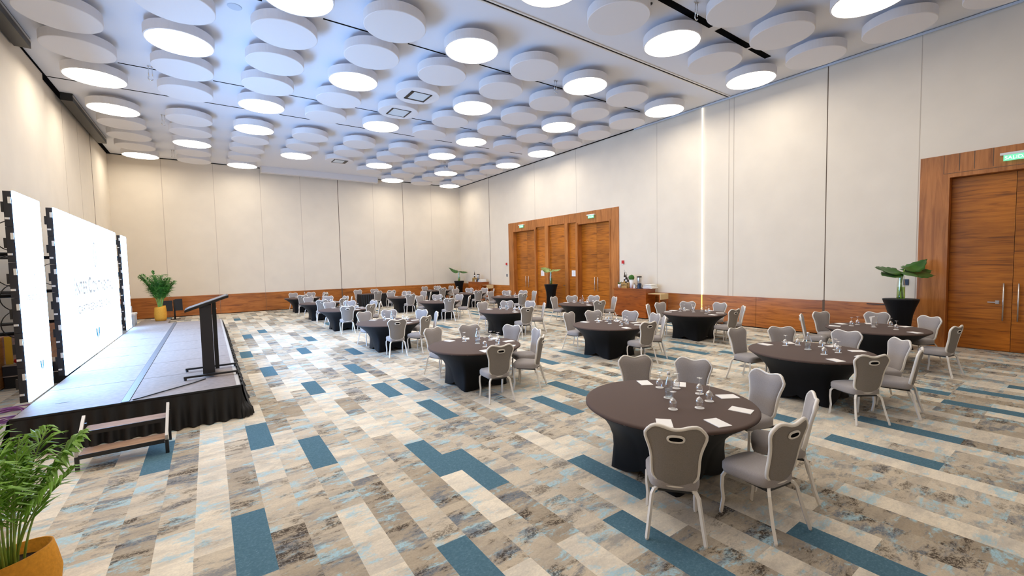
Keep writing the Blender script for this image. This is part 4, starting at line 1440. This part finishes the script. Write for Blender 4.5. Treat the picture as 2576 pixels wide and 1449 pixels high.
buffet(14.25, 23.6, 25.2, BH, 'wooden buffet counter near the far corner cocktail table')
towels(14.5, 23.85, BH, 'folded white cloths stacked on the far corner buffet')
runner(14.32, 22.98, 23.55, BH - .189, .0, 'pale cloth hanging over the side shelf of the far corner buffet')
wine_crate(14.5, 24.75, BH, 'pale wooden crate on the far corner buffet')
syrup(14.5, 24.80, BH + .30, 1.15, 'tall dark bottle above the crate on the far corner buffet')
bm = nb(); box(bm, -.045, .045, -.045, .045, 0, .284); tag(finish('display_riser', bm, 'crate', None, False, (14.5, 24.80, BH + .016)), 'pale wooden riser in the far corner buffet crate', 'riser', 'risers in the bottle crate')
dispenser(14.5, 24.34, BH, 'steel drink dispenser on the far corner buffet')
jug(14.4, 24.52, BH, 'white insulated jug on the far corner buffet')

# ---------------------------------------------------------------- potted palms
def palm(x, y, z, s, rz, label, seed, pot_r=.20, pot_h=.575, nst=16, spread=1.0, height=.95, leafm='leaf2', tilt=.05):
    e = empty('potted_palm', (x, y, z), rz); tag(e, label, 'plant', 'areca palms in mustard pots')
    n = 40
    bm = nb(); rings = []
    for r_, zz, tl in [(0, .003, 0), (pot_r * .95, .003, 0), (pot_r * 1.08, pot_h * .2, 0), (pot_r * 1.14, pot_h * .5, .2), (pot_r * 1.05, pot_h * .82, .7), (pot_r * .98, pot_h, 1), (pot_r * .93, pot_h, 1), (pot_r * .92, pot_h * .70, .6), (0, pot_h * .69, .5)]:
        if r_ == 0: rings.append([bm.verts.new((0, 0, zz))])
        else: rings.append([bm.verts.new((r_ * math.cos(2 * PI * i / n), r_ * math.sin(2 * PI * i / n), zz + tl * tilt * math.cos(2 * PI * i / n + .6))) for i in range(n)])
    for a, b in zip(rings, rings[1:]):
        for i in range(n):
            j = (i + 1) % n
            if len(a) == 1: bm.faces.new((a[0], b[j], b[i]))
            elif len(b) == 1: bm.faces.new((a[i], a[j], b[0]))
            else: bm.faces.new((a[i], a[j], b[j], b[i]))
    finish('pot', bm, 'pot', e, True)
    bm = nb(); lathe(bm, [(0, pot_h * .74), (pot_r * .88, pot_h * .735)], 28); finish('soil', bm, 'soil', e)
    rr = random.Random(seed)
    bs_, bl = nb(), nb()
    for k in range(nst):
        a = 2 * PI * k / nst * 1.0 + rr.uniform(-.3, .3)
        lean = rr.uniform(.06, .55) * spread
        hgt = height * rr.uniform(.62, 1.05)
        p0 = Vector((math.cos(a) * pot_r * .35 * rr.random(), math.sin(a) * pot_r * .35 * rr.random(), pot_h * .72))
        d = Vector((math.cos(a), math.sin(a), 0))
        P = []
        m_ = 12
        for i in range(m_ + 1):
            t = i / m_
            P.append(p0 + d * (lean * hgt * (t ** 1.6) * 1.1) + Vector((0, 0, hgt * (t - .42 * lean * t ** 3))))
        tube(bs_, P, [lerp(.008, .003, i / m_) for i in range(m_ + 1)], 5)
        # leaflets along the upper 60 %
        nl = 17
        for i in range(nl):
            t = .42 + .58 * i / (nl - 1)
            f = t * m_; i0 = min(int(f), m_ - 1); q = P[i0].lerp(P[i0 + 1], f - i0); tg = (P[i0 + 1] - P[i0]).normalized()
            side0 = tg.cross(Vector((0, 0, 1)));
            if side0.length < .1: side0 = Vector((-d.y, d.x, 0))
            side0.normalize()
            ll = height * .30 * (math.sin(PI * min(1, (t - .36) / .66 * .9 + .12)) ** .6) * rr.uniform(.8, 1.15)
            for sd in (-1, 1):
                if rr.random() < .06: continue
                out = (side0 * sd * .85 + tg * rr.uniform(.5, .85) + Vector((0, 0, rr.uniform(-.05, .25)))).normalized()
                mid = q + out * ll * .5 + Vector((0, 0, .01))
                tip = q + out * ll + Vector((0, 0, -ll * rr.uniform(.15, .5)))
                wv = out.cross(Vector((0, 0, 1)))
                if wv.length < .05: wv = Vector((1, 0, 0))
                wv.normalize(); ww_ = rr.uniform(.010, .016) * (height / .95)
                upv = wv.cross(out) * ww_ * .35
                v0 = bl.verts.new(q); a1 = bl.verts.new(mid + wv * ww_ - upv); a2 = bl.verts.new(mid - wv * ww_ - upv); c1 = bl.verts.new(mid + upv); v3 = bl.verts.new(tip)
                bl.faces.new((v0, a1, c1)); bl.faces.new((v0, c1, a2)); bl.faces.new((a1, v3, c1)); bl.faces.new((c1, v3, a2))
    finish('stems', bs_, 'stem', e, True)
    finish('fronds', bl, leafm, e)
    e.scale = (s, s, s)
    return e
palm(-1.22, 4.34, 0, 1.0, 0, 'leafy areca palm in a mustard pot in front of the stage, closest to the camera', 5, .228, .37, 19, .74, .98, 'leaf2', .035)
palm(-1.50, 20.35, SZ, 1.0, .8, 'areca palm in a mustard pot beyond the far end of the stage', 8, .165, .53, 30, .62, 1.45, 'leaf', .03)
